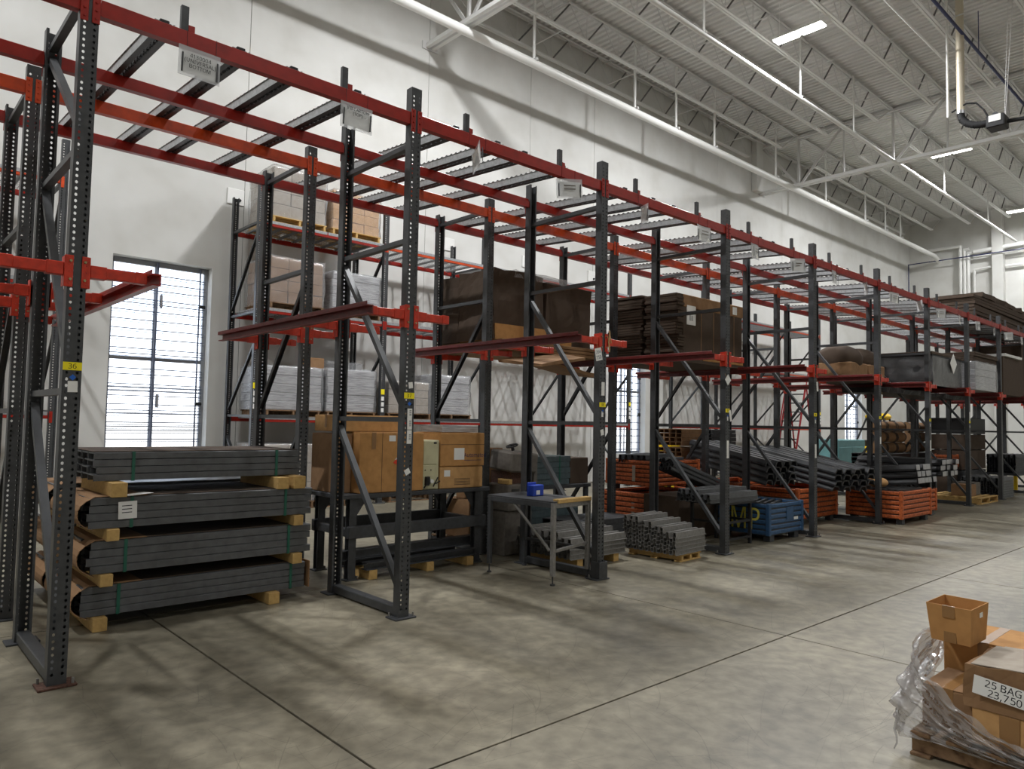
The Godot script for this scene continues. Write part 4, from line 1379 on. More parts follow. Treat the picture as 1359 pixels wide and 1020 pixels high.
	flat_stack("loose dark cartons piled on the silver wrapped load, eighth bay", 17.2, 18.9, 3.13, 3.34, -1.1, 0.0, 4, M.kraft_dark, 51)
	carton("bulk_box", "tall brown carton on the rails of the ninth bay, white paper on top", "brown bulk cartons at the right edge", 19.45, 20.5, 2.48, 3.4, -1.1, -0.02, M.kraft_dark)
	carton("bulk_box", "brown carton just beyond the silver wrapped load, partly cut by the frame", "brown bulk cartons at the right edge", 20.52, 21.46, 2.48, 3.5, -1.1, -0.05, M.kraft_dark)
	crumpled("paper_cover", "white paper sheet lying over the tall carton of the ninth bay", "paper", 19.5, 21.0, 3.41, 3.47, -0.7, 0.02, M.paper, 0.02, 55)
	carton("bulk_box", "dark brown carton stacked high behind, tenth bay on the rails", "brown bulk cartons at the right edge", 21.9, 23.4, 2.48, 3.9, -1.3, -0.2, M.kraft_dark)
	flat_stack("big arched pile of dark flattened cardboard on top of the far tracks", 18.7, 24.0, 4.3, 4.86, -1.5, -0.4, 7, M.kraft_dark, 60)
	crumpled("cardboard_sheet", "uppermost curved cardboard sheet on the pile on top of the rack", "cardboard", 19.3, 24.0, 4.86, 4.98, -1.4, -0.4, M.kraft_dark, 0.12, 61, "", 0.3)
	crumpled("plastic_drape", "torn dark plastic hanging below the loads in the seventh and eighth bays", "plastic sheet", 13.6, 18.2, 2.3, 2.4, -1.3, -0.5, M.black, 0.09, 62, "", 0.12)
	# pallets on the wall rack
	var k := 0
	for q in [[4.85, 4.99, 1.0, 0.88, "kraft_grey", "white film wrapped load, top level, near one", 1], [6.0, 4.99, 1.0, 0.72, "kraft_pale", "brown wrapped cartons, top level, far one", 2], [4.85, 3.48, 1.0, 0.8, "kraft_old", "brown wrapped cartons, middle level, near one", 3], [6.05, 3.48, 1.0, 0.72, "wrapped", "grey wrapped load, middle level, far one", 4], [4.85, 1.61, 1.08, 0.76, "wrapped", "silver wrapped load, lowest level, near one", 5], [6.0, 1.61, 1.0, 0.78, "wrapped", "silver wrapped load with torn film, lowest level", 6], [8.35, 1.61, 0.95, 0.8, "wrapped", "tall silver load, second bay, lowest level", 7], [7.3, 1.61, 0.95, 0.62, "kraft_grey", "dark load before the tall silver one, lowest level", 8]]:
		pallet("pallet under the %s of the wall rack" % q[5], q[0], q[1], -7.65, 1.05, 1.05, 0.12, 0.0, "wooden pallets on the wall rack", M.wood if k < 2 else null)
		wrapped_load("%s of the wall rack" % q[5], q[0], q[1] + 0.122, -7.65, Vector3(q[2], q[3], 0.98), M[q[4]], 1 if q[4] == "wrapped" else 3, 5 if q[4] == "wrapped" else 4, 1 if q[4] == "wrapped" else 3, M.film, 70 + q[6], "film wrapped loads on the wall rack")
		k += 1
	crumpled("film_heap", "crumpled clear film bunched on the torn silver load, lowest level", "film", 5.6, 6.3, 2.52, 2.66, -7.9, -7.35, M.film, 0.12, 90, "", 0.06)
	carton("carton_box", "small brown carton on top of the near silver load, lowest level of the wall rack", "", 5.2, 5.5, 2.5, 2.7, -7.6, -7.3, M.kraft_old)


# ---------- goods on the floor ----------
func build_floor_goods() -> void:
	first_bay()
	second_bay()
	third_bay()
	far_bays()


func first_bay() -> void:
	var lv := [[0.36, 2.11, 0.10, 0.32, -1.12], [0.38, 2.12, 0.41, 0.65, -1.1], [0.37, 2.13, 0.74, 0.97, -1.1], [0.42, 2.06, 1.08, 1.30, -1.22]]
	var nm := ["lowest", "second lowest", "second highest", "topmost"]
	for i in 4:
		var q: Array = lv[i]
		var t := steel_bundle("%s bundle of dark grey steel channels stacked between posts 36 and 37" % nm[i], q[0], q[1], q[2], q[3], q[4], 0.9, 4, 5, [0.6 + 0.03 * i, 1.97 - 0.04 * i], M.blue_steel, 0 if i == 3 else 1)
		bbp(t, "top_paper", Vector3(-0.82, q[3] - q[2] + 0.001, -0.42), Vector3(0.82, q[3] - q[2] + 0.006, 0.42), M.kraft_dark, 0.001, "dark brown paper cover")
		if i == 2:
			var lab := sticker(t, -0.62, 0.13, 0.13, 0.13, M.paper, "paper_label", 0.456, 0.03)
			for r in 3:
				bbp(lab, "print_line", Vector3(-0.04, 0.03 - r * 0.025, 0.0008), Vector3(0.03, 0.036 - r * 0.025, 0.0012), M.ink, 0.0002)
			part("paper_flap", cb(Vector3(0.2, 0.002, 0.12), 0.0004), M.paper, t, Transform3D(Basis(Vector3.BACK, 0.05) * Basis(Vector3.UP, 0.3), Vector3(-0.55, 0.243, 0.41)))
		if i == 0:
			part("kraft_wrap", once("wrap_r", func(m: MB): m.cbox(Vector3.ZERO, Vector3(0.012, 0.23, 0.9), 0.003)), M.kraft_old, t, at(0.9, 0.11, 0.02), "brown kraft paper at the right end")
		for s in 2:
			var x: float = [0.47, 2.0][s] if i else [0.47, 1.8][s]
			var y0: float = 0.0 if i == 0 else lv[i - 1][3]
			timber("square timber %s of the front channel stack, end by post %s" % ["under the lowest bundle" if i == 0 else "under the %s bundle" % nm[i], ["thirty-six", "thirty-seven"][s]], x + (0.03 * i if s == 0 else 0.0), y0, -2.0, -1.06, q[2] - y0 - 0.002)
	timber("extra pale timber lying beside the others under the topmost bundle", 1.86, 0.97, -1.9, -1.08, 0.1)
	# a second, dimmer stack behind
	for i in 3:
		steel_bundle("%s bundle of the shaded channel stack behind the front stack, post 36 bay" % ["lowest", "middle", "topmost"][i], 0.36, 2.1, 0.1 + i * 0.33, 0.33 + i * 0.33, -2.15, 0.75, 3, 4, [0.7], M.blue_steel, 1)
		for s in 2:
			timber("timber under the %s bundle of the shaded rear stack, %s end" % [["lowest", "middle", "topmost"][i], ["near", "far"][s]], [0.5, 1.9][s], 0.0 if i == 0 else 0.33 * i, -2.9, -2.12, 0.098)


func second_bay() -> void:
	# heavy steel table
	var t := thing("steel_table", "heavy dark steel table carrying the brown cartons behind post 37", "table", Vector3(3.58, 0, -1.83))
	bbp(t, "tabletop", Vector3(-0.95, 0.80, -0.4), Vector3(0.95, 0.845, 0.39), M.dark_steel, 0.005)
	for s in [-1.0, 1.0]:
		for c in [-1.0, 1.0]:
			var lx: float = s * 0.8
			var lz: float = c * 0.32
			part("leg", once("ibeam_leg", func(m: MB):
				m.bb(Vector3(-0.04, 0.012, -0.04), Vector3(0.04, 0.80, -0.03))
				m.bb(Vector3(-0.04, 0.012, 0.03), Vector3(0.04, 0.80, 0.04))
				m.bb(Vector3(-0.006, 0.012, -0.03), Vector3(0.006, 0.80, 0.03))
				m.cbox(Vector3(0, 0.006, 0), Vector3(0.14, 0.012, 0.12), 0.002)
				m.bar(Vector3(0.04, 0.02, 0), Vector3(0.07, 0.02, 0), 0.05, 0.03)), M.dark_steel, t, at(lx, 0, lz))
			part("gusset", once("gus", func(m: MB): m.ext(PackedVector2Array([Vector2(0, 0), Vector2(0.14, 0), Vector2(0, -0.2)]), Vector3(0, 0, -0.004), Vector3(0, 0, 0.004))), M.dark_steel, t, Transform3D(Basis(Vector3.UP, 0.0 if s < 0 else PI), Vector3(lx + 0.04 * -s, 0.80, lz)))
	for c in [-1.0, 1.0]:
		bbp(t, "apron_rail", Vector3(-0.86, 0.41, c * 0.36 - 0.03), Vector3(0.9, 0.53, c * 0.36 + 0.03), M.dark_steel, 0.006)
	bbp(t, "cross_rail", Vector3(-0.84, 0.42, -0.34), Vector3(-0.78, 0.5, 0.34), M.dark_steel, 0.005)
	bbp(t, "cross_rail", Vector3(0.78, 0.42, -0.34), Vector3(0.84, 0.5, 0.34), M.dark_steel, 0.005)
	# beams on blocks under it
	for q in [[2.65, 4.42, 0.19, 0.29, -1.58, "upper dark steel beam lying under the steel table"], [2.9, 4.35, 0.095, 0.17, -1.46, "front dark steel beam on wooden blocks under the steel table"], [2.8, 4.3, 0.095, 0.185, -1.75, "rear dark steel beam on wooden blocks under the steel table"]]:
		var bm := thing("steel_beam", q[5], "steel beam", Vector3((q[0] + q[1]) / 2, q[2], q[4]), 0.03, "steel beams under the table")
		var hh: float = q[3] - q[2]
		part("beam_section", once("bs%.2f_%.2f" % [q[1] - q[0], hh], func(m: MB): m.ext(PackedVector2Array([Vector2(-0.05, 0), Vector2(-0.05, 0.01), Vector2(-0.006, 0.014), Vector2(-0.006, hh - 0.014), Vector2(-0.05, hh - 0.01), Vector2(-0.05, hh), Vector2(0.05, hh), Vector2(0.05, hh - 0.01), Vector2(0.006, hh - 0.014), Vector2(0.006, 0.014), Vector2(0.05, 0.01), Vector2(0.05, 0)]), Vector3(-(q[1] - q[0]) / 2, 0, 0), Vector3((q[1] - q[0]) / 2, 0, 0))), M.dark_steel, bm)
	for q in [[2.98, "first"], [3.68, "middle"], [4.22, "last"]]:
		timber("%s pale wooden block under the dark beams beneath the steel table" % q[1], q[0], 0.0, -1.85, -1.39, 0.094)
	# cartons on the table
	var c1 := carton("carton_box", "tall brown carton with white label and red tag, on the steel table", "brown cartons on the steel table", 2.83, 3.345, 0.847, 1.46, -1.95, -1.47, M.kraft)
	bbp(c1, "paper_label", Vector3(0.085, 0.52, 0.241), Vector3(0.165, 0.58, 0.243), M.paper, 0.0005)
	part("arrow_tag", once("tri_tag", func(m: MB): m.ext(PackedVector2Array([Vector2(-0.03, 0.0), Vector2(0.02, 0.05), Vector2(0.03, -0.03)]), Vector3(0, 0, 0), Vector3(0, 0, 0.002))), M.red_tag, c1, at(0.17, 0.30, 0.242))
	part("arrow_tag", once("tri_tag2", func(m: MB): m.ext(PackedVector2Array([Vector2(-0.01, 0.03), Vector2(0.05, 0.09), Vector2(0.03, 0.03)]), Vector3(0, 0, 0), Vector3(0, 0, 0.002))), M.paper, c1, at(0.17, 0.30, 0.242), "white tip of the tag")
	for q in [-0.12, 0.2]:
		bbp(c1, "tape", Vector3(q, 0.44, 0.2405), Vector3(q + 0.05, 0.612, 0.2425), M.tape, 0.0004)
	bbp(c1, "panel_edge", Vector3(0.005, 0.0, 0.24), Vector3(0.009, 0.612, 0.2425), M.kraft_dark, 0.0004)
	carton("carton_box", "narrow brown carton between the tall carton and the cream cabinet, on the steel table", "brown cartons on the steel table", 3.35, 3.605, 0.847, 1.46, -1.9, -1.46, M.kraft, 0.0, false)
	carton("carton_box", "low wide brown carton lying on top of the tall carton, steel table", "brown cartons on the steel table", 2.66, 3.4, 1.462, 1.63, -2.1, -1.62, M.kraft_pale)
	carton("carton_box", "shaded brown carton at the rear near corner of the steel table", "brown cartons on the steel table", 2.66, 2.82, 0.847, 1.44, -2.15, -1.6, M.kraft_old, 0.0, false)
	# cream control cabinet with a motor
	var cc := thing("control_cabinet", "tall cream metal cabinet with a small black motor on its front, on the steel table", "cabinet", Vector3(3.72, 0.847, -1.6))
	bbp(cc, "body", Vector3(-0.11, 0, -0.13), Vector3(0.11, 0.53, 0.11), M.cream, 0.006)
	bbp(cc, "front_cover", Vector3(-0.1, 0.27, 0.108), Vector3(0.07, 0.52, 0.118), M.cream, 0.004)
	bbp(cc, "front_cover", Vector3(-0.1, 0.01, 0.108), Vector3(0.07, 0.26, 0.116), M.cream, 0.004)
	bbp(cc, "vent", Vector3(0.03, 0.49, 0.117), Vector3(0.07, 0.51, 0.121), M.black, 0.002)
	for q in [-0.075, 0.0]:
		rod(cc, "screw", Vector3(q, 0.21, 0.115), Vector3(q, 0.21, 0.123), 0.014, M.black, 8)
	rod(cc, "motor", Vector3(-0.05, 0.05, 0.12), Vector3(-0.05, 0.14, 0.13), 0.06, M.black, 10)
	part("gauge", once("gauge", func(m: MB): m.cyl(Vector3.ZERO, Vector3(0, 0, 0.03), 0.025, 0.022, 14)), M.paper, cc, at(0.0, 0.09, 0.12))
	for q in [[-0.09, 0.02, 0.1], [0.03, 0.03, 0.13], [0.06, 0.06, 0.09]]:
		rod(cc, "tube", Vector3(q[0], q[1], 0.125), Vector3(q[0] + 0.05, q[2], 0.14), 0.014, M.black, 6)
	# two stacked cartons on the right
	var c4 := carton("carton_box", "upper brown carton marked Automated at the far end of the steel table", "brown cartons on the steel table", 3.86, 4.46, 1.09, 1.46, -2.0, -1.47, M.kraft, -0.05, false)
	letters(c4, "Automated", 0.062, M.ink_blue, at(0.17, 0.12, 0.2665))
	letters(c4, "mated", 0.05, M.ink_blue, Transform3D(Basis(Vector3.UP, -PI / 2), Vector3(-0.3015, 0.1, 0.0)))
	bbp(c4, "paper_label", Vector3(-0.12, 0.07, 0.265), Vector3(0.02, 0.2, 0.267), M.paper, 0.0005)
	bbp(c4, "panel_edge", Vector3(-0.3, 0.235, 0.2645), Vector3(0.3, 0.24, 0.2665), M.kraft_dark, 0.0005)
	bbp(c4, "print_line", Vector3(0.02, 0.06, 0.265), Vector3(0.26, 0.066, 0.2665), M.ink_blue, 0.0005)
	var c5 := carton("carton_box", "lower brown carton with printed lines at the far end of the steel table", "brown cartons on the steel table", 3.86, 4.45, 0.847, 1.085, -2.0, -1.48, M.kraft_pale, -0.04, false)
	for r in 5:
		bbp(c5, "print_line", Vector3(-0.1, 0.1 - r * 0.016, 0.26), Vector3(0.12, 0.105 - r * 0.016, 0.2615), M.ink, 0.0004)
	bbp(c5, "paper_label", Vector3(-0.24, 0.13, 0.26), Vector3(-0.16, 0.2, 0.262), M.paper, 0.0005)
	crumpled("film_heap", "crumpled clear film lying on the upper carton at the far end of the table", "film", 3.9, 4.42, 1.465, 1.54, -1.95, -1.55, M.wrapped, 0.03, 14, "", 0.05)
	# small workbench beside frame 38
	var w := thing("workbench", "small steel workbench with wooden front edge on levelling feet, before post 38", "workbench", Vector3(4.45, 0, -0.56), 0.07)
	bbp(w, "benchtop", Vector3(-0.29, 0.80, -0.47), Vector3(0.29, 0.815, 0.46), M.dark_steel, 0.003)
	bbp(w, "wooden_edge", Vector3(-0.24, 0.795, 0.40), Vector3(0.29, 0.835, 0.475), M.wood, 0.004, "pale wooden strip along the front edge")
	for s in [-1.0, 1.0]:
		for c in [-1.0, 1.0]:
			bbp(w, "leg", Vector3(s * 0.275 - 0.022, 0.09, c * 0.44 - 0.022), Vector3(s * 0.275 + 0.022, 0.80, c * 0.44 + 0.022), M.raw_steel if c > 0 else M.dark_steel, 0.004)
			rod(w, "levelling_foot", Vector3(s * 0.275, 0.012, c * 0.44), Vector3(s * 0.275, 0.1, c * 0.44), 0.014, M.dark_steel, 8)
			rod(w, "foot_pad", Vector3(s * 0.275, 0.0, c * 0.44), Vector3(s * 0.275, 0.014, c * 0.44), 0.05, M.dark_steel, 10)
		bbp(w, "top_rail", Vector3(s * 0.275 - 0.02, 0.75, -0.44), Vector3(s * 0.275 + 0.02, 0.80, 0.44), M.dark_steel, 0.003)
	for c in [-1.0, 1.0]:
		bbp(w, "top_rail", Vector3(-0.275, 0.75, c * 0.44 - 0.02), Vector3(0.275, 0.80, c * 0.44 + 0.02), M.raw_steel if c > 0 else M.dark_steel, 0.003)
	cbar(w, "stretcher", Vector3(-0.25, 0.33, 0.44), Vector3(0.25, 0.36, 0.44), 0.03, 0.03, M.raw_steel)
	cbar(w, "stretcher", Vector3(0.275, 0.3, -0.42), Vector3(0.275, 0.3, 0.42), 0.03, 0.03, M.dark_steel)
	cbar(w, "side_brace", Vector3(-0.275, 0.33, 0.4), Vector3(-0.275, 0.76, -0.1), 0.024, 0.024, M.raw_steel)
	var bl := thing("parts_box", "blue plastic parts box with white label standing on the small workbench", "parts box", Vector3(4.46, 0.816, -0.62), 0.1)
	bbp(bl, "back_plate", Vector3(-0.09, 0, -0.045), Vector3(0.05, 0.14, -0.035), M.blue_plastic, 0.003)
	bbp(bl, "body", Vector3(-0.085, 0, -0.035), Vector3(0.085, 0.115, 0.045), M.blue_plastic, 0.006)
	bbp(bl, "paper_label", Vector3(-0.04, 0.015, 0.045), Vector3(0.02, 0.06, 0.047), M.paper, 0.0006)


func third_bay() -> void:
	# old grey machine
	var m := thing("machine", "old dark grey machine with tilted hood and handwheel, behind the small workbench", "machine", Vector3(5.2, 0, -1.75))
	bbp(m, "base_cabinet", Vector3(-0.34, 0.0, -0.25), Vector3(0.12, 0.52, 0.2), M.grey_paint, 0.012)
	bbp(m, "drawer_unit", Vector3(-0.33, 0.53, -0.2), Vector3(-0.02, 0.84, 0.24), M.grey_paint, 0.01)
	bbp(m, "handle_slot", Vector3(-0.27, 0.76, 0.235), Vector3(-0.14, 0.79, 0.246), M.black, 0.003)
	bbp(m, "housing", Vector3(-0.18, 0.6, -0.25), Vector3(0.2, 0.99, 0.12), M.rust_recess_shade, 0.01)
	part("hood", cb(Vector3(0.46, 0.24, 0.4), 0.02), M.grey_paint, m, Transform3D(Basis(Vector3.BACK, -0.05) * Basis(Vector3.RIGHT, 0.08), Vector3(-0.02, 1.11, 0.0)))
	bbp(m, "side_plate", Vector3(0.18, 0.62, -0.2), Vector3(0.24, 1.2, 0.16), M.grey_paint, 0.006)
	part("handwheel", once("hwheel", func(b: MB):
		for i in 14:
			var a := Vector3(cos(TAU * i / 14.0), 0, sin(TAU * i / 14.0)) * 0.07
			var c := Vector3(cos(TAU * (i + 1) / 14.0), 0, sin(TAU * (i + 1) / 14.0)) * 0.07
			b.cyl(a, c, 0.01, 0.01, 6)
		for i in 3:
			b.cyl(Vector3.ZERO, Vector3(cos(TAU * i / 3.0), 0, sin(TAU * i / 3.0)) * 0.07, 0.007, 0.007, 6)
		b.cyl(Vector3(0, -0.06, 0), Vector3(0, 0.02, 0), 0.022, 0.018, 10)), M.black, m, Transform3D(Basis(Vector3.BACK, 0.3), Vector3(-0.1, 1.3, 0.05)))
	rod(m, "lever", Vector3(0.08, 1.22, 0.05), Vector3(0.17, 1.26, 0.05), 0.02, M.black, 6)
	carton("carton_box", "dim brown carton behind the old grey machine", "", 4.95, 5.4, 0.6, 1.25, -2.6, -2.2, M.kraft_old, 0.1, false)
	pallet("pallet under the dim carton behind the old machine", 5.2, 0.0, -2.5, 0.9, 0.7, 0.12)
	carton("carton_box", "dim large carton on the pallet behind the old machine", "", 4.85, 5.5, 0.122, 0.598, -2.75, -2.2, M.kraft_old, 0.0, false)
	timber("pale wooden strips lying on the machine drawer", 4.95, 0.842, -1.75, -1.55, 0.06)
	# strapped bundle and brown carton on a steel shelf
	var sh := thing("steel_stand", "dark steel stand carrying the strapped bundle and the long brown carton, third bay", "stand", Vector3(6.42, 0, -2.5))
	bbp(sh, "stand_top", Vector3(-0.66, 0.68, -0.35), Vector3(0.66, 0.73, 0.35), M.dark_steel, 0.004)
	for s in [-1.0, 1.0]:
		for c in [-1.0, 1.0]:
			bbp(sh, "leg", Vector3(s * 0.6 - 0.03, 0, c * 0.3 - 0.03), Vector3(s * 0.6 + 0.03, 0.68, c * 0.3 + 0.03), M.dark_steel, 0.004)
	steel_bundle("short grey steel bundle with pale green strap on the dark stand, third bay", 5.92, 6.66, 0.732, 1.13, -2.18, 0.55, 5, 4, [6.45], M.teal_steel)
	carton("carton_box", "long dark brown carton beyond the strapped bundle on the dark stand", "", 6.69, 7.07, 0.732, 1.1, -2.8, -2.2, M.kraft_dark, 0.0, false)
	steel_bundle("grey steel bundle on the floor below the dark stand, third bay", 5.9, 6.85, 0.1, 0.5, -2.18, 0.5, 4, 4, [], M.teal_steel)
	for s in 2:
		timber("%s timber under the grey bundle below the dark stand" % ["near", "far"][s], [6.05, 6.65][s], 0.0, -2.65, -2.2, 0.098)
	# ribbed piles
	profile_pile("wide pile of nested ribbed steel profiles behind the small workbench", Vector3(5.42, 0.095, -0.98), 0.95, 0.1, 9, 5, 0.05, M.raw_steel, 0.0, 1)
	for q in [[5.1, "near"], [5.72, "far"]]:
		timber("%s pale block under the wide ribbed pile beside post 38" % q[1], q[0], 0.0, -1.45, -0.55, 0.094)
	profile_pile("tall pile of nested ribbed steel profiles on a pallet, beyond post 38", Vector3(6.47, 0.088, -0.42), 0.66, 0.085, 9, 8, 0.047, M.raw_steel, 0.06, 3)
	pallet("small pale pallet under the tall ribbed pile beyond post 38", 6.47, 0.0, -0.42, 0.46, 0.74, 0.085, 0.06, "wooden pallets", M.wood)
	steel_bundle("low flat grey bundle behind the two ribbed piles", 5.9, 7.1, 0.1, 0.34, -1.35, 0.6, 3, 4, [], M.dark_steel)
	timber("brown timber under the low flat bundle behind the ribbed piles, near one", 6.15, 0.0, -1.9, -1.32, 0.098)
	timber("brown timber under the low flat bundle behind the ribbed piles, far one", 6.9, 0.0, -1.9, -1.32, 0.098)


func far_bays() -> void:
	# fourth bay: orange bins, stand with profiles, blue bin
	var b1 := bin("lower orange ribbed steel bin of the two stacked bins, fourth bay", 8.0, 9.3, 0.0, 0.56, -1.75, -2.7, M.orange_bin)
	var b2 := bin("upper orange ribbed steel bin of the two stacked bins, fourth bay", 8.05, 9.25, 0.565, 1.05, -1.78, -2.65, M.orange_bin)
	for t in [b1, b2]:
		bbp(t, "white_stain", Vector3(-0.664, 0.16, 0.1), Vector3(-0.662, 0.4, 0.16), M.kraft_grey, 0.001)
		bbp(t, "stencil_plate", Vector3(0.2, 0.22, 0.493), Vector3(0.42, 0.36, 0.497), M.black, 0.001)
	profile_pile("loose dark steel sections heaped in the upper orange bin, fourth bay", Vector3(8.6, 1.0, -2.2), 1.1, 0.1, 7, 2, 0.05, M.dark_steel, 0.25, 1)
	var st := thing("stool_frame", "dark open steel stool frame carrying grey profiles beside post 39", "stand", Vector3(7.95, 0, -0.55))
	bbp(st, "frame_top", Vector3(-0.4, 0.55, -0.3), Vector3(0.4, 0.59, 0.3), M.black, 0.004)
	for s in [-1.0, 1.0]:
		for c in [-1.0, 1.0]:
			bbp(st, "leg", Vector3(s * 0.3 - 0.02, 0, c * 0.26 - 0.02), Vector3(s * 0.3 + 0.02, 0.55, c * 0.26 + 0.02), M.black, 0.003)
		bbp(st, "rung", Vector3(-0.3, 0.08 if s < 0 else 0.3, 0.26 - 0.015), Vector3(0.3, 0.11 if s < 0 else 0.33, 0.26 + 0.015), M.black, 0.002)
		bbp(st, "rung", Vector3(s * 0.3 - 0.015, 0.3, -0.26), Vector3(s * 0.3 + 0.015, 0.33, 0.26), M.black, 0.002)
	profile_pile("grey steel profiles lying on the stool frame beside post 39", Vector3(7.88, 0.592, -0.55), 1.2, 0.09, 6, 3, 0.045, M.blue_steel, 0.0, 1)
	leaning_pile("loose dark steel rods leaning behind the stool frame, fourth bay", Vector3(8.9, 0.61, -1.3), Vector3(7.7, 0.95, -1.3), 0.07, 4, 3, 0.06, M.dark_steel)
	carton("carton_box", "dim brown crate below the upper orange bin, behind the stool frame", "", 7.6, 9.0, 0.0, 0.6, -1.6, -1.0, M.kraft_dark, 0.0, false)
	var bb2 := bin("blue ribbed steel bin with yellow stencilled letters, between the fourth and fifth front posts", 8.5, 9.45, 0.0, 0.53, -0.15, -0.95, M.blue_bin, 6, 0.0, "")
	bb2.set_meta("label", "blue ribbed steel bin with yellow stencilled letters, before the fifth front post")
	letters(bb2, "MP", 0.42, M.chalk_yellow, Transform3D(Basis(Vector3.UP, -PI / 2), Vector3(-0.4965, 0.31, 0.06)), "lettering", 0.8)
	bbp(bb2, "latch_plate", Vector3(0.0, 0.28, 0.415), Vector3(0.2, 0.46, 0.425), M.blue_bin, 0.003)
	bbp(bb2, "paper_label", Vector3(0.22, 0.27, 0.418), Vector3(0.34, 0.31, 0.422), M.paper, 0.0006)
	profile_pile("dark offcuts heaped inside the blue bin", Vector3(8.95, 0.4, -0.55), 0.7, 0.1, 6, 2, 0.05, M.black, 0.3)
	# fifth bay
	var b3 := bin("orange ribbed steel bin behind the blue bin, holding leaning sections", 9.75, 11.8, 0.0, 0.64, -1.74, -2.54, M.orange_bin)
	b3.set_meta("label", "orange ribbed steel bin behind the blue bin, holding grey leaning sections")
	leaning_pile("grey steel sections sloping forward out of the bin behind the blue bin", Vector3(10.5, 0.95, -2.5), Vector3(9.98, 0.68, -0.75), 0.16, 4, 4, 0.1, M.section)
	for q in [[10.02, 10.74, 0, "pale brown"], [10.98, 11.84, 1, "dark"]]:
		for r in 2:
			steel_bundle("%s covered steel bundle, %s of two, behind the fifth bay" % [q[3], ["lower", "upper"][r]], q[0], q[1], 0.9 + r * 0.33, 1.2 + r * 0.33, -2.62, 0.5, 4, 4, [], M.kraft_old if q[2] == 0 else M.dark_steel, 0, "steel_bundle", "covered bundles behind the fifth bay")
	var sh := thing("steel_stand", "dark steel stand under the covered bundles behind the fifth bay", "stand", Vector3(10.92, 0, -2.87))
	bbp(sh, "stand_top", Vector3(-0.94, 0.82, -0.28), Vector3(0.94, 0.89, 0.28), M.dark_steel, 0.004)
	for s in [-1.0, 0.0, 1.0]:
		for c in [-1.0, 1.0]:
			bbp(sh, "leg", Vector3(s * 0.88 - 0.03, 0, c * 0.22 - 0.03), Vector3(s * 0.88 + 0.03, 0.82, c * 0.22 + 0.03), M.dark_steel, 0.004)
	# sixth bay: bin A and bin B with long sections crossing
	bin("orange ribbed steel bin at the back of the sixth bay, under the sloping sections", 10.5, 11.9, 0.0, 0.6, -0.72, -1.68, M.orange_bin)
	leaning_pile("dark steel sections sloping forward over the rear orange bin, sixth bay", Vector3(11.9, 0.88, -2.1), Vector3(11.42, 0.56, -0.2), 0.2, 5, 4, 0.095, M.section)
	bin("front orange ribbed steel bin in the sixth bay, beside the aisle", 12.12, 13.45, 0.0, 0.56, 0.28, -0.6, M.orange_bin, 6)
	leaning_pile("dark steel sections with shiny ends rising forward out of the front orange bin", Vector3(13.74, 0.44, -1.6), Vector3(13.78, 0.62, 0.1), 0.2, 5, 3, 0.12, M.black, true)
	bin("small orange ribbed steel bin beyond the front orange bin", 13.6, 14.3, 0.0, 0.5, 0.1, -0.6, M.orange_bin, 5)
	leaning_pile("higher bundle of dark sections with shiny ends, beyond the front orange bin", Vector3(15.15, 0.71, -1.5), Vector3(15.15, 0.705, 0.08), 0.2, 5, 3, 0.11, M.black, true)
	var tb := thing("steel_stand", "dark steel stand carrying the sections with shiny ends, seventh bay", "stand", Vector3(15.3, 0, -0.75))
	bbp(tb, "stand_top", Vector3(-0.75, 0.64, -0.35), Vector3(0.8, 0.7, 0.4), M.dark_steel, 0.004)
	for s in [-1.0, 1.0]:
		for c in [-1.0, 1.0]:
			bbp(tb, "leg", Vector3(s * 0.7 - 0.04, 0, c * 0.3 - 0.04), Vector3(s * 0.7 + 0.04, 0.64, c * 0.3 + 0.04), M.dark_steel, 0.004)
	profile_pile("flat dark sections filling the front orange bin, sixth bay", Vector3(12.78, 0.1, -0.16), 1.15, 0.11, 7, 8, 0.055, M.black)
	var sm2 := MB.new()
	ball(sm2, Vector3(0, 0.085, 0), 0.22, 18, 10, Vector3(1.0, 0.42, 0.8))
	solo("sack", "pale brown sack lying on the filled front orange bin, sixth bay", "sack", sm2.mesh(), M.kraft_pale, Vector3(12.5, 0.575, -0.25), 0.4)
	profile_pile("dark pile of low steel profiles under the stand, seventh bay", Vector3(15.3, 0.0, -0.75), 1.2, 0.12, 6, 6, 0.06, M.black)
	# seventh and eighth bays
	for r in 2:
		steel_bundle("%s black steel bundle under the wrapped rolls, eighth bay" % ["lower", "upper"][r], 17.3, 19.0, 0.0 + r * 0.51, 0.5 + r * 0.51, -1.9, 0.8, 5, 5, [], M.black, 0, "steel_bundle", "black bundles under the rolls")
	for r in 2:
		steel_bundle("%s black steel bundle under the wrapped rolls, ninth bay" % ["lower", "upper"][r], 19.4, 20.7, r * 0.51, 0.5 + r * 0.51, -1.9, 0.8, 5, 5, [], M.black, 0, "steel_bundle", "black bundles under the rolls")
	for r in 3:
		for c in 5:
			var x: float = [17.58, 18.2, 18.82, 19.72, 20.34][c]
			var t := thing("wrapped_roll", "brown paper wrapped roll with black bands, %s row, %s of five" % [["bottom", "middle", "top"][r], ORD[c + 1]], "roll", Vector3(x, 1.145 + r * 0.262, -2.2), 0.0, "brown wrapped rolls")
			rod(t, "paper_cover", Vector3(-0.29, 0, 0), Vector3(0.29, 0, 0), 0.26, M.kraft_old, 16)
			for bx in [-0.26, 0.26]:
				rod(t, "band", Vector3(bx - 0.028, 0, 0), Vector3(bx + 0.028, 0, 0), 0.266, M.black, 16)
	pallet("low pallet at the aisle edge in the eighth bay, pale boards", 17.95, 0.0, -0.5, 1.3, 1.1, 0.14, 0.0, "wooden pallets", M.wood)
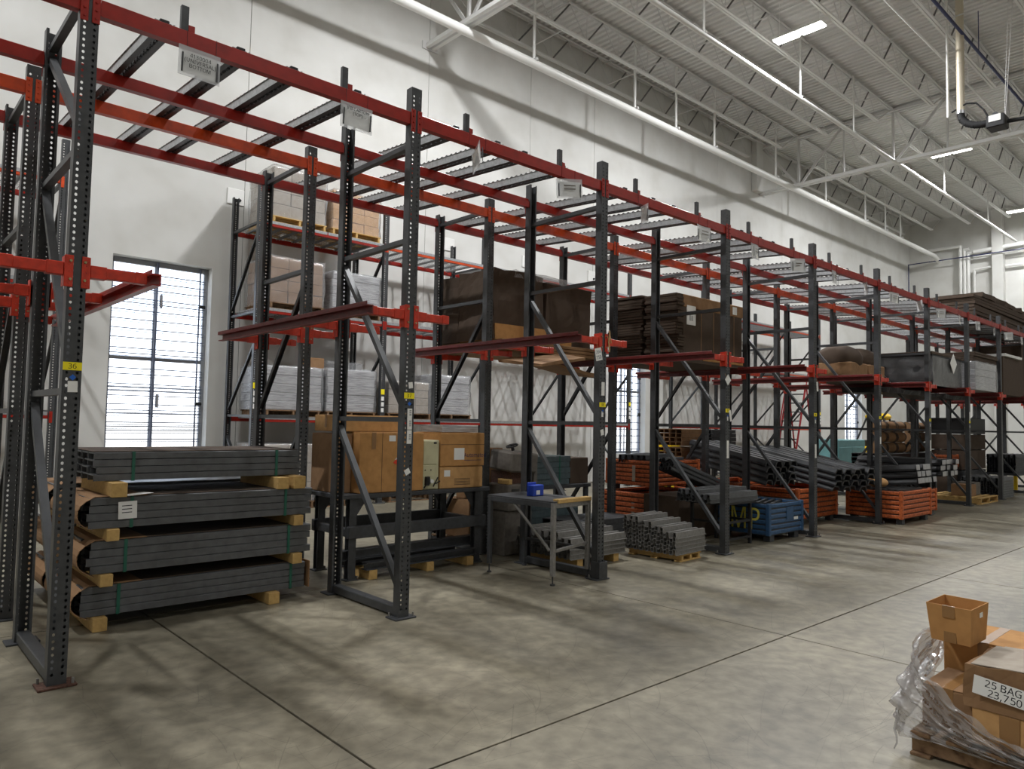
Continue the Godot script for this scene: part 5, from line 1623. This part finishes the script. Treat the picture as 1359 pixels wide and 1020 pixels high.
	carton("carton_box", "beige carton on the low pallet at the aisle edge, eighth bay", "", 17.55, 17.9, 0.142, 0.4, -0.6, -0.2, M.kraft_old, 0.0, false)
	carton("carton_box", "grey carton on the low pallet, beyond the beige one", "", 17.98, 18.4, 0.142, 0.42, -0.65, -0.25, M.grey_paint, 0.0, false)
	profile_pile("low wide grey profile pile at the aisle edge, ninth bay", Vector3(19.9, 0.0, -0.5), 1.3, 0.12, 7, 8, 0.058, M.blue_steel)
	var y := 0.0
	for q in [[0.62, "dark_steel", "lowest"], [0.5, "kraft_dark", "second"], [0.4, "kraft_dark", "third"], [0.42, "black", "topmost"]]:
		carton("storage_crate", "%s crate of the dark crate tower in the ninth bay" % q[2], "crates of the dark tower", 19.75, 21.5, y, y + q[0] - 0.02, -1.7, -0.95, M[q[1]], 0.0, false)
		y += q[0]
	bin("orange bin seen dimly beside the dark crate tower, ninth bay", 19.3, 19.72, 0.6, 1.0, -1.1, -1.6, M.orange_bin, 4)
	carton("storage_crate", "dark crate under the dim orange bin, ninth bay", "", 19.3, 19.72, 0.0, 0.598, -1.6, -1.1, M.kraft_dark, 0.0, false)
	profile_pile("grey profile pile on the stand at the far end, tenth bay", Vector3(22.6, 0.5, -0.7), 1.4, 0.12, 6, 8, 0.058, M.dark_steel)
	var fs := thing("steel_stand", "dark steel stand with yellow foot at the far end, tenth bay", "stand", Vector3(22.6, 0, -0.7))
	bbp(fs, "stand_top", Vector3(-0.75, 0.44, -0.4), Vector3(0.75, 0.498, 0.4), M.dark_steel, 0.004)
	for s in [-1.0, 1.0]:
		for c in [-1.0, 1.0]:
			bbp(fs, "leg", Vector3(s * 0.68 - 0.04, 0, c * 0.32 - 0.04), Vector3(s * 0.68 + 0.04, 0.44, c * 0.32 + 0.04), M.yellow if s < 0 and c > 0 else M.dark_steel, 0.004)


# ---------- goods in the aisle behind ----------
func build_back_goods() -> void:
	var tc := thing("teal_cabinet", "large teal metal cabinet standing in the rear aisle below the far window", "cabinet", Vector3(21.4, 0, -4.8))
	bbp(tc, "body", Vector3(-0.95, 0.08, -0.4), Vector3(0.95, 1.27, 0.4), M.teal_cabinet, 0.02)
	bbp(tc, "plinth", Vector3(-0.9, 0, -0.36), Vector3(0.9, 0.08, 0.36), M.black, 0.005)
	bbp(tc, "door", Vector3(-0.9, 0.12, 0.4), Vector3(-0.01, 1.05, 0.41), M.teal_cabinet, 0.004)
	bbp(tc, "door", Vector3(0.01, 0.12, 0.4), Vector3(0.9, 1.05, 0.41), M.teal_cabinet, 0.004)
	# forklift mast parts seen behind
	forklift("yellow forklift truck partly hidden beyond the teal cabinet in the rear aisle", 24.0, -4.7, PI / 2)
	var yb := thing("guard_barrier", "low yellow steel guard posts with a dark crossbar before the middle window", "barrier", Vector3(12.35, 0, -4.6))
	for q in [[-0.22, 0.16], [0.2, 0.34]]:
		bbp(yb, "guard_post", Vector3(q[0] - q[1] / 2, 0, -0.08), Vector3(q[0] + q[1] / 2, 1.3, 0.08), M.yellow, 0.012)
	bbp(yb, "crossbar", Vector3(-0.3, 0.9, -0.05), Vector3(0.3, 1.05, 0.05), M.black, 0.006)
	bbp(yb, "foot_plate", Vector3(-0.42, 0, -0.14), Vector3(0.44, 0.02, 0.14), M.dark_steel, 0.004)
	# red rolling ladder
	var l := thing("rolling_ladder", "dark red rolling warehouse ladder leaning against the wall rack, far bays", "ladder", Vector3(21.2, 0, -6.2))
	for s in [-1.0, 1.0]:
		rod(l, "rail", Vector3(-0.55, 0.1, s * 0.3), Vector3(0.35, 2.95, s * 0.3), 0.06, M.ladder_red, 8)
		rod(l, "rear_leg", Vector3(1.0, 0.1, s * 0.3), Vector3(0.4, 2.9, s * 0.3), 0.05, M.ladder_red, 8)
		rod(l, "handrail", Vector3(-0.2, 1.4, s * 0.34), Vector3(0.45, 3.4, s * 0.34), 0.04, M.ladder_red, 8)
		for x in [-0.55, 1.0]:
			rod(l, "caster", Vector3(x, 0.06, s * 0.3 - 0.02), Vector3(x, 0.06, s * 0.3 + 0.02), 0.12, M.rubber, 12)
		rod(l, "base_tube", Vector3(-0.55, 0.12, s * 0.3), Vector3(1.0, 0.12, s * 0.3), 0.05, M.ladder_red, 8)
	for k in 9:
		var f := (k + 1) / 10.0
		bbp(l, "step", Vector3(-0.55 + 0.9 * f - 0.09, 0.1 + 2.85 * f - 0.015, -0.28), Vector3(-0.55 + 0.9 * f + 0.09, 0.1 + 2.85 * f + 0.015, 0.28), M.black, 0.004)
	bbp(l, "platform", Vector3(0.28, 2.92, -0.3), Vector3(0.55, 2.96, 0.3), M.black, 0.004)
	# floor level behind the cartons
	for k in 3:
		pallet("pallet on the floor under the wall rack, %s one behind the steel table" % ORD[k + 1], 4.78 + k * (1.12 if k < 2 else 1.3), 0.0, -7.65, 1.05, 1.05, 0.13, 0.0, "wooden pallets on the floor at the back")
	wrapped_load("dim grey wrapped load on the floor under the wall rack, behind the cartons", 4.78, 0.132, -7.65, Vector3(1.0, 1.0, 0.98), M.kraft_grey, 2, 3, 2, M.film, 120, "dim loads on the floor at the back")
	wrapped_load("dim grey wrapped load on the floor under the wall rack, beyond the other", 5.9, 0.132, -7.65, Vector3(1.0, 0.9, 0.98), M.grey_paint, 2, 3, 2, M.film, 121, "dim loads on the floor at the back")


func forklift(label: String, x: float, z: float, turn: float) -> void:
	var f := thing("forklift", label, "forklift", Vector3(x, 0, z), turn)
	bbp(f, "chassis", Vector3(-0.5, 0.18, -0.9), Vector3(0.5, 0.7, 0.5), M.yellow, 0.05)
	bbp(f, "counterweight", Vector3(-0.52, 0.3, -1.1), Vector3(0.52, 1.05, -0.6), M.yellow, 0.08)
	bbp(f, "seat", Vector3(-0.25, 0.7, -0.55), Vector3(0.25, 0.85, -0.05), M.black, 0.05)
	bbp(f, "seat_back", Vector3(-0.25, 0.85, -0.6), Vector3(0.25, 1.25, -0.48), M.black, 0.04)
	for s in [-1.0, 1.0]:
		rod(f, "guard_post", Vector3(s * 0.45, 1.0, -0.7), Vector3(s * 0.28, 1.95, -0.08), 0.06, M.black, 8)
		rod(f, "guard_post", Vector3(s * 0.45, 0.7, 0.4), Vector3(s * 0.28, 1.95, 0.36), 0.06, M.black, 8)
		bbp(f, "mast_rail", Vector3(s * 0.3 - 0.05, 0.1, 0.55), Vector3(s * 0.3 + 0.05, 1.9, 0.67), M.black, 0.01)
		bbp(f, "fork", Vector3(s * 0.25 - 0.05, 0.06, 0.68), Vector3(s * 0.25 + 0.05, 0.1, 1.7), M.dark_steel, 0.008)
		for q in [-0.75, 0.35]:
			rod(f, "wheel", Vector3(s * 0.4, 0.2, q), Vector3(s * 0.54, 0.2, q), 0.4, M.rubber, 18)
	bbp(f, "guard_roof", Vector3(-0.34, 1.9, -0.15), Vector3(0.34, 2.12, 0.45), M.yellow, 0.09)


# ---------- the pallet in the lower right corner ----------
func build_foreground() -> void:
	pallet("weathered wooden pallet standing in the open aisle under the taped cartons", 3.54, 0.0, 4.18, 1.2, 1.2, 0.115, 0.0, "")
	var g := "taped cartons on the aisle pallet"
	var lo := carton("carton_box", "low taped brown carton at the rear before the aisle pallet", g, 3.05, 3.42, 0.117, 0.325, 3.60, 3.83, M.kraft_old)
	lo.set_meta("label", "low taped brown carton on the aisle pallet, half under film")
	carton("carton_box", "taped brown carton behind the low one, carrying the open box", g, 3.44, 3.86, 0.117, 0.485, 3.58, 3.95, M.kraft)
	carton("carton_box", "carton at the back of the aisle pallet, only its top in view", g, 3.5, 4.0, 0.117, 0.4, 4.0, 4.4, M.kraft_old)
	var lb := thing("carton_box", "bottom taped carton below the one marked 25 BAG, aisle pallet", "box", Vector3(3.24, 0.117, 4.08), 0.0, g)
	var b := MB.new()
	crumple(b, Vector3(0.44, 0.16, 0.5), 0.012, 3.0, 3, 0.05)
	part("carton_body", b.mesh(), M.kraft_pale, lb)
	bbp(lb, "tape", Vector3(-0.228, 0.01, -0.14), Vector3(-0.222, 0.16, -0.06), M.tape, 0.001)
	var ub := thing("carton_box", "bulging brown carton with handwritten white label 25 BAG 23,750 on the aisle pallet", "box", Vector3(3.24, 0.28, 4.08), 0.0, g)
	b = MB.new()
	crumple(b, Vector3(0.46, 0.2, 0.54), 0.03, 2.6, 9, 0.04)
	part("carton_body", b.mesh(), M.kraft_old, ub)
	for s in [-1.0, 1.0]:
		part("top_flap", cb(Vector3(0.44, 0.005, 0.25), 0.001), M.kraft_grey, ub, Transform3D(Basis(Vector3.RIGHT, s * 0.05), Vector3(0, 0.207, s * 0.13)))
	bbp(ub, "tape", Vector3(-0.22, 0.211, -0.03), Vector3(0.22, 0.214, 0.03), M.film, 0.0005)
	var lab := part("paper_label", cb(Vector3(0.3, 0.085, 0.002), 0.0004), M.paper, ub, Transform3D(Basis(Vector3.UP, -PI / 2) * Basis(Vector3.BACK, -0.12), Vector3(-0.243, 0.1, -0.09)), "handwritten white label")
	letters(lab, "25 BAG", 0.046, M.ink, at(-0.03, 0.02, 0.0012))
	letters(lab, "23,750", 0.046, M.ink, at(-0.02, -0.02, 0.0012))
	# open box
	var o := thing("open_carton", "open empty brown carton tilted on top of the aisle pallet cartons", "box", Vector3(3.38, 0.496, 3.67), -0.1)
	o.rotation.z = 0.06
	var w := 0.188
	var h := 0.19
	var d := 0.188
	var wall := once("flared_wall", func(m: MB):
		for z in [0.0, -0.004]:
			m.quad(Vector3(-0.094, 0, z), Vector3(0.094, 0, z), Vector3(0.108, h, z + 0.014), Vector3(-0.108, h, z + 0.014), Vector3(0, 0, 1.0 if z == 0.0 else -1.0))
		m.quad(Vector3(-0.108, h, 0.014), Vector3(0.108, h, 0.014), Vector3(0.108, h, 0.010), Vector3(-0.108, h, 0.010), Vector3.UP))
	for k in 4:
		part("side_wall", wall, M.kraft, o, Transform3D(Basis(Vector3.UP, k * PI / 2), Basis(Vector3.UP, k * PI / 2) * Vector3(0, 0, 0.094)))
	bbp(o, "box_bottom", Vector3(-w / 2, 0, -d / 2), Vector3(w / 2, 0.004, d / 2), M.kraft, 0.001)
	bbp(o, "paper_label", Vector3(0.0, 0.13, d / 2 + 0.008), Vector3(0.035, 0.155, d / 2 + 0.0125), M.paper, 0.0004)
	bbp(o, "tape", Vector3(-w / 2 - 0.0145, 0.13, -0.03), Vector3(-w / 2 - 0.005, h, 0.03), M.tape, 0.0004)
	bbp(o, "tape", Vector3(-w / 2 - 0.004, 0.0, -0.03), Vector3(-w / 2 - 0.001, 0.06, 0.03), M.tape, 0.0004)
	drape()


func drape() -> void:
	# clear stretch film pulled down round the left side of the load
	var nz := FastNoiseLite.new()
	nz.seed = 4
	nz.frequency = 2.2
	nz.fractal_octaves = 4
	var m := MB.new()
	var top := [Vector3(3.7, 0.50, 3.56), Vector3(3.42, 0.52, 3.56), Vector3(3.14, 0.50, 3.56), Vector3(3.02, 0.44, 3.58), Vector3(2.99, 0.36, 3.66), Vector3(2.985, 0.27, 3.76), Vector3(2.985, 0.2, 3.88), Vector3(2.985, 0.15, 4.02), Vector3(2.985, 0.12, 4.2), Vector3(2.985, 0.11, 4.5)]
	var bot := [Vector3(3.7, 0.36, 3.53), Vector3(3.4, 0.25, 3.52), Vector3(3.1, 0.1, 3.5), Vector3(2.95, 0.07, 3.5), Vector3(2.93, 0.08, 3.58), Vector3(2.94, 0.09, 3.68), Vector3(2.95, 0.08, 3.8), Vector3(2.96, 0.07, 3.96), Vector3(2.965, 0.06, 4.15), Vector3(2.97, 0.06, 4.5)]
	var nu := 110
	var nv := 40
	var grid := []
	for i in nu + 1:
		var f := float(i) / nu * (top.size() - 1)
		var k := mini(int(f), top.size() - 2)
		var row := PackedVector3Array()
		for j in nv + 1:
			var a: Vector3 = top[k].lerp(top[k + 1], f - k)
			var b: Vector3 = bot[k].lerp(bot[k + 1], f - k)
			var v := float(j) / nv
			var p := a.lerp(b, v)
			var out := 0.03 * sin(PI * minf(v * 1.1, 1.0)) + (0.03 * exp(-v * 9.0))
			var pl := nz.get_noise_2d(v * 2.6 + 0.3 * sin(i * 0.06), i * 0.012) * 0.06 + nz.get_noise_2d(v * 6.0, i * 0.03 + 40.0) * 0.022
			out += pl * (0.5 + 0.5 * sin(PI * v))
			p += Vector3(-out, pl * 0.25, -out * 0.7 if f < 4.0 else 0.0)
			row.append(p)
		grid.append(row)
	for i in nu:
		for j in nv:
			m.quad(grid[i][j], grid[i + 1][j], grid[i + 1][j + 1], grid[i][j + 1], Vector3(-1, 0.2, -0.4))
	var t := thing("stretch_film", "crumpled clear stretch film pulled down round the near side of the aisle pallet cartons", "film")
	part("film_sheet", smooth(m.mesh()), M.film_thick, t)
	for i in range(0, nu + 1, 1):   # the gathered top edge rolls inwards
		for j in 4:
			grid[i][j] = grid[i][0] + Vector3(0.012 * j, 0.01 * sin(j * 1.5 + i * 0.4), 0.006 * j)
	var m2 := MB.new()
	for i in nu:
		for j in 3:
			m2.quad(grid[i][j], grid[i + 1][j], grid[i + 1][j + 1], grid[i][j + 1], Vector3(0, 1, 0))
	part("gathered_hem", smooth(m2.mesh()), M.film_thick, t)
	var m3 := MB.new()   # loose tail hanging to the floor
	for i in 6:
		m3.cyl(Vector3(2.945 - 0.004 * i, 0.19 - i * 0.03, 3.52 + 0.008 * sin(i * 1.7)), Vector3(2.945 - 0.004 * (i + 1), 0.19 - (i + 1) * 0.03, 3.52 + 0.008 * sin((i + 1) * 1.7)), 0.009 - i * 0.001, 0.008 - i * 0.001, 7)
	part("film_tail", m3.mesh(), M.film_thick, t)
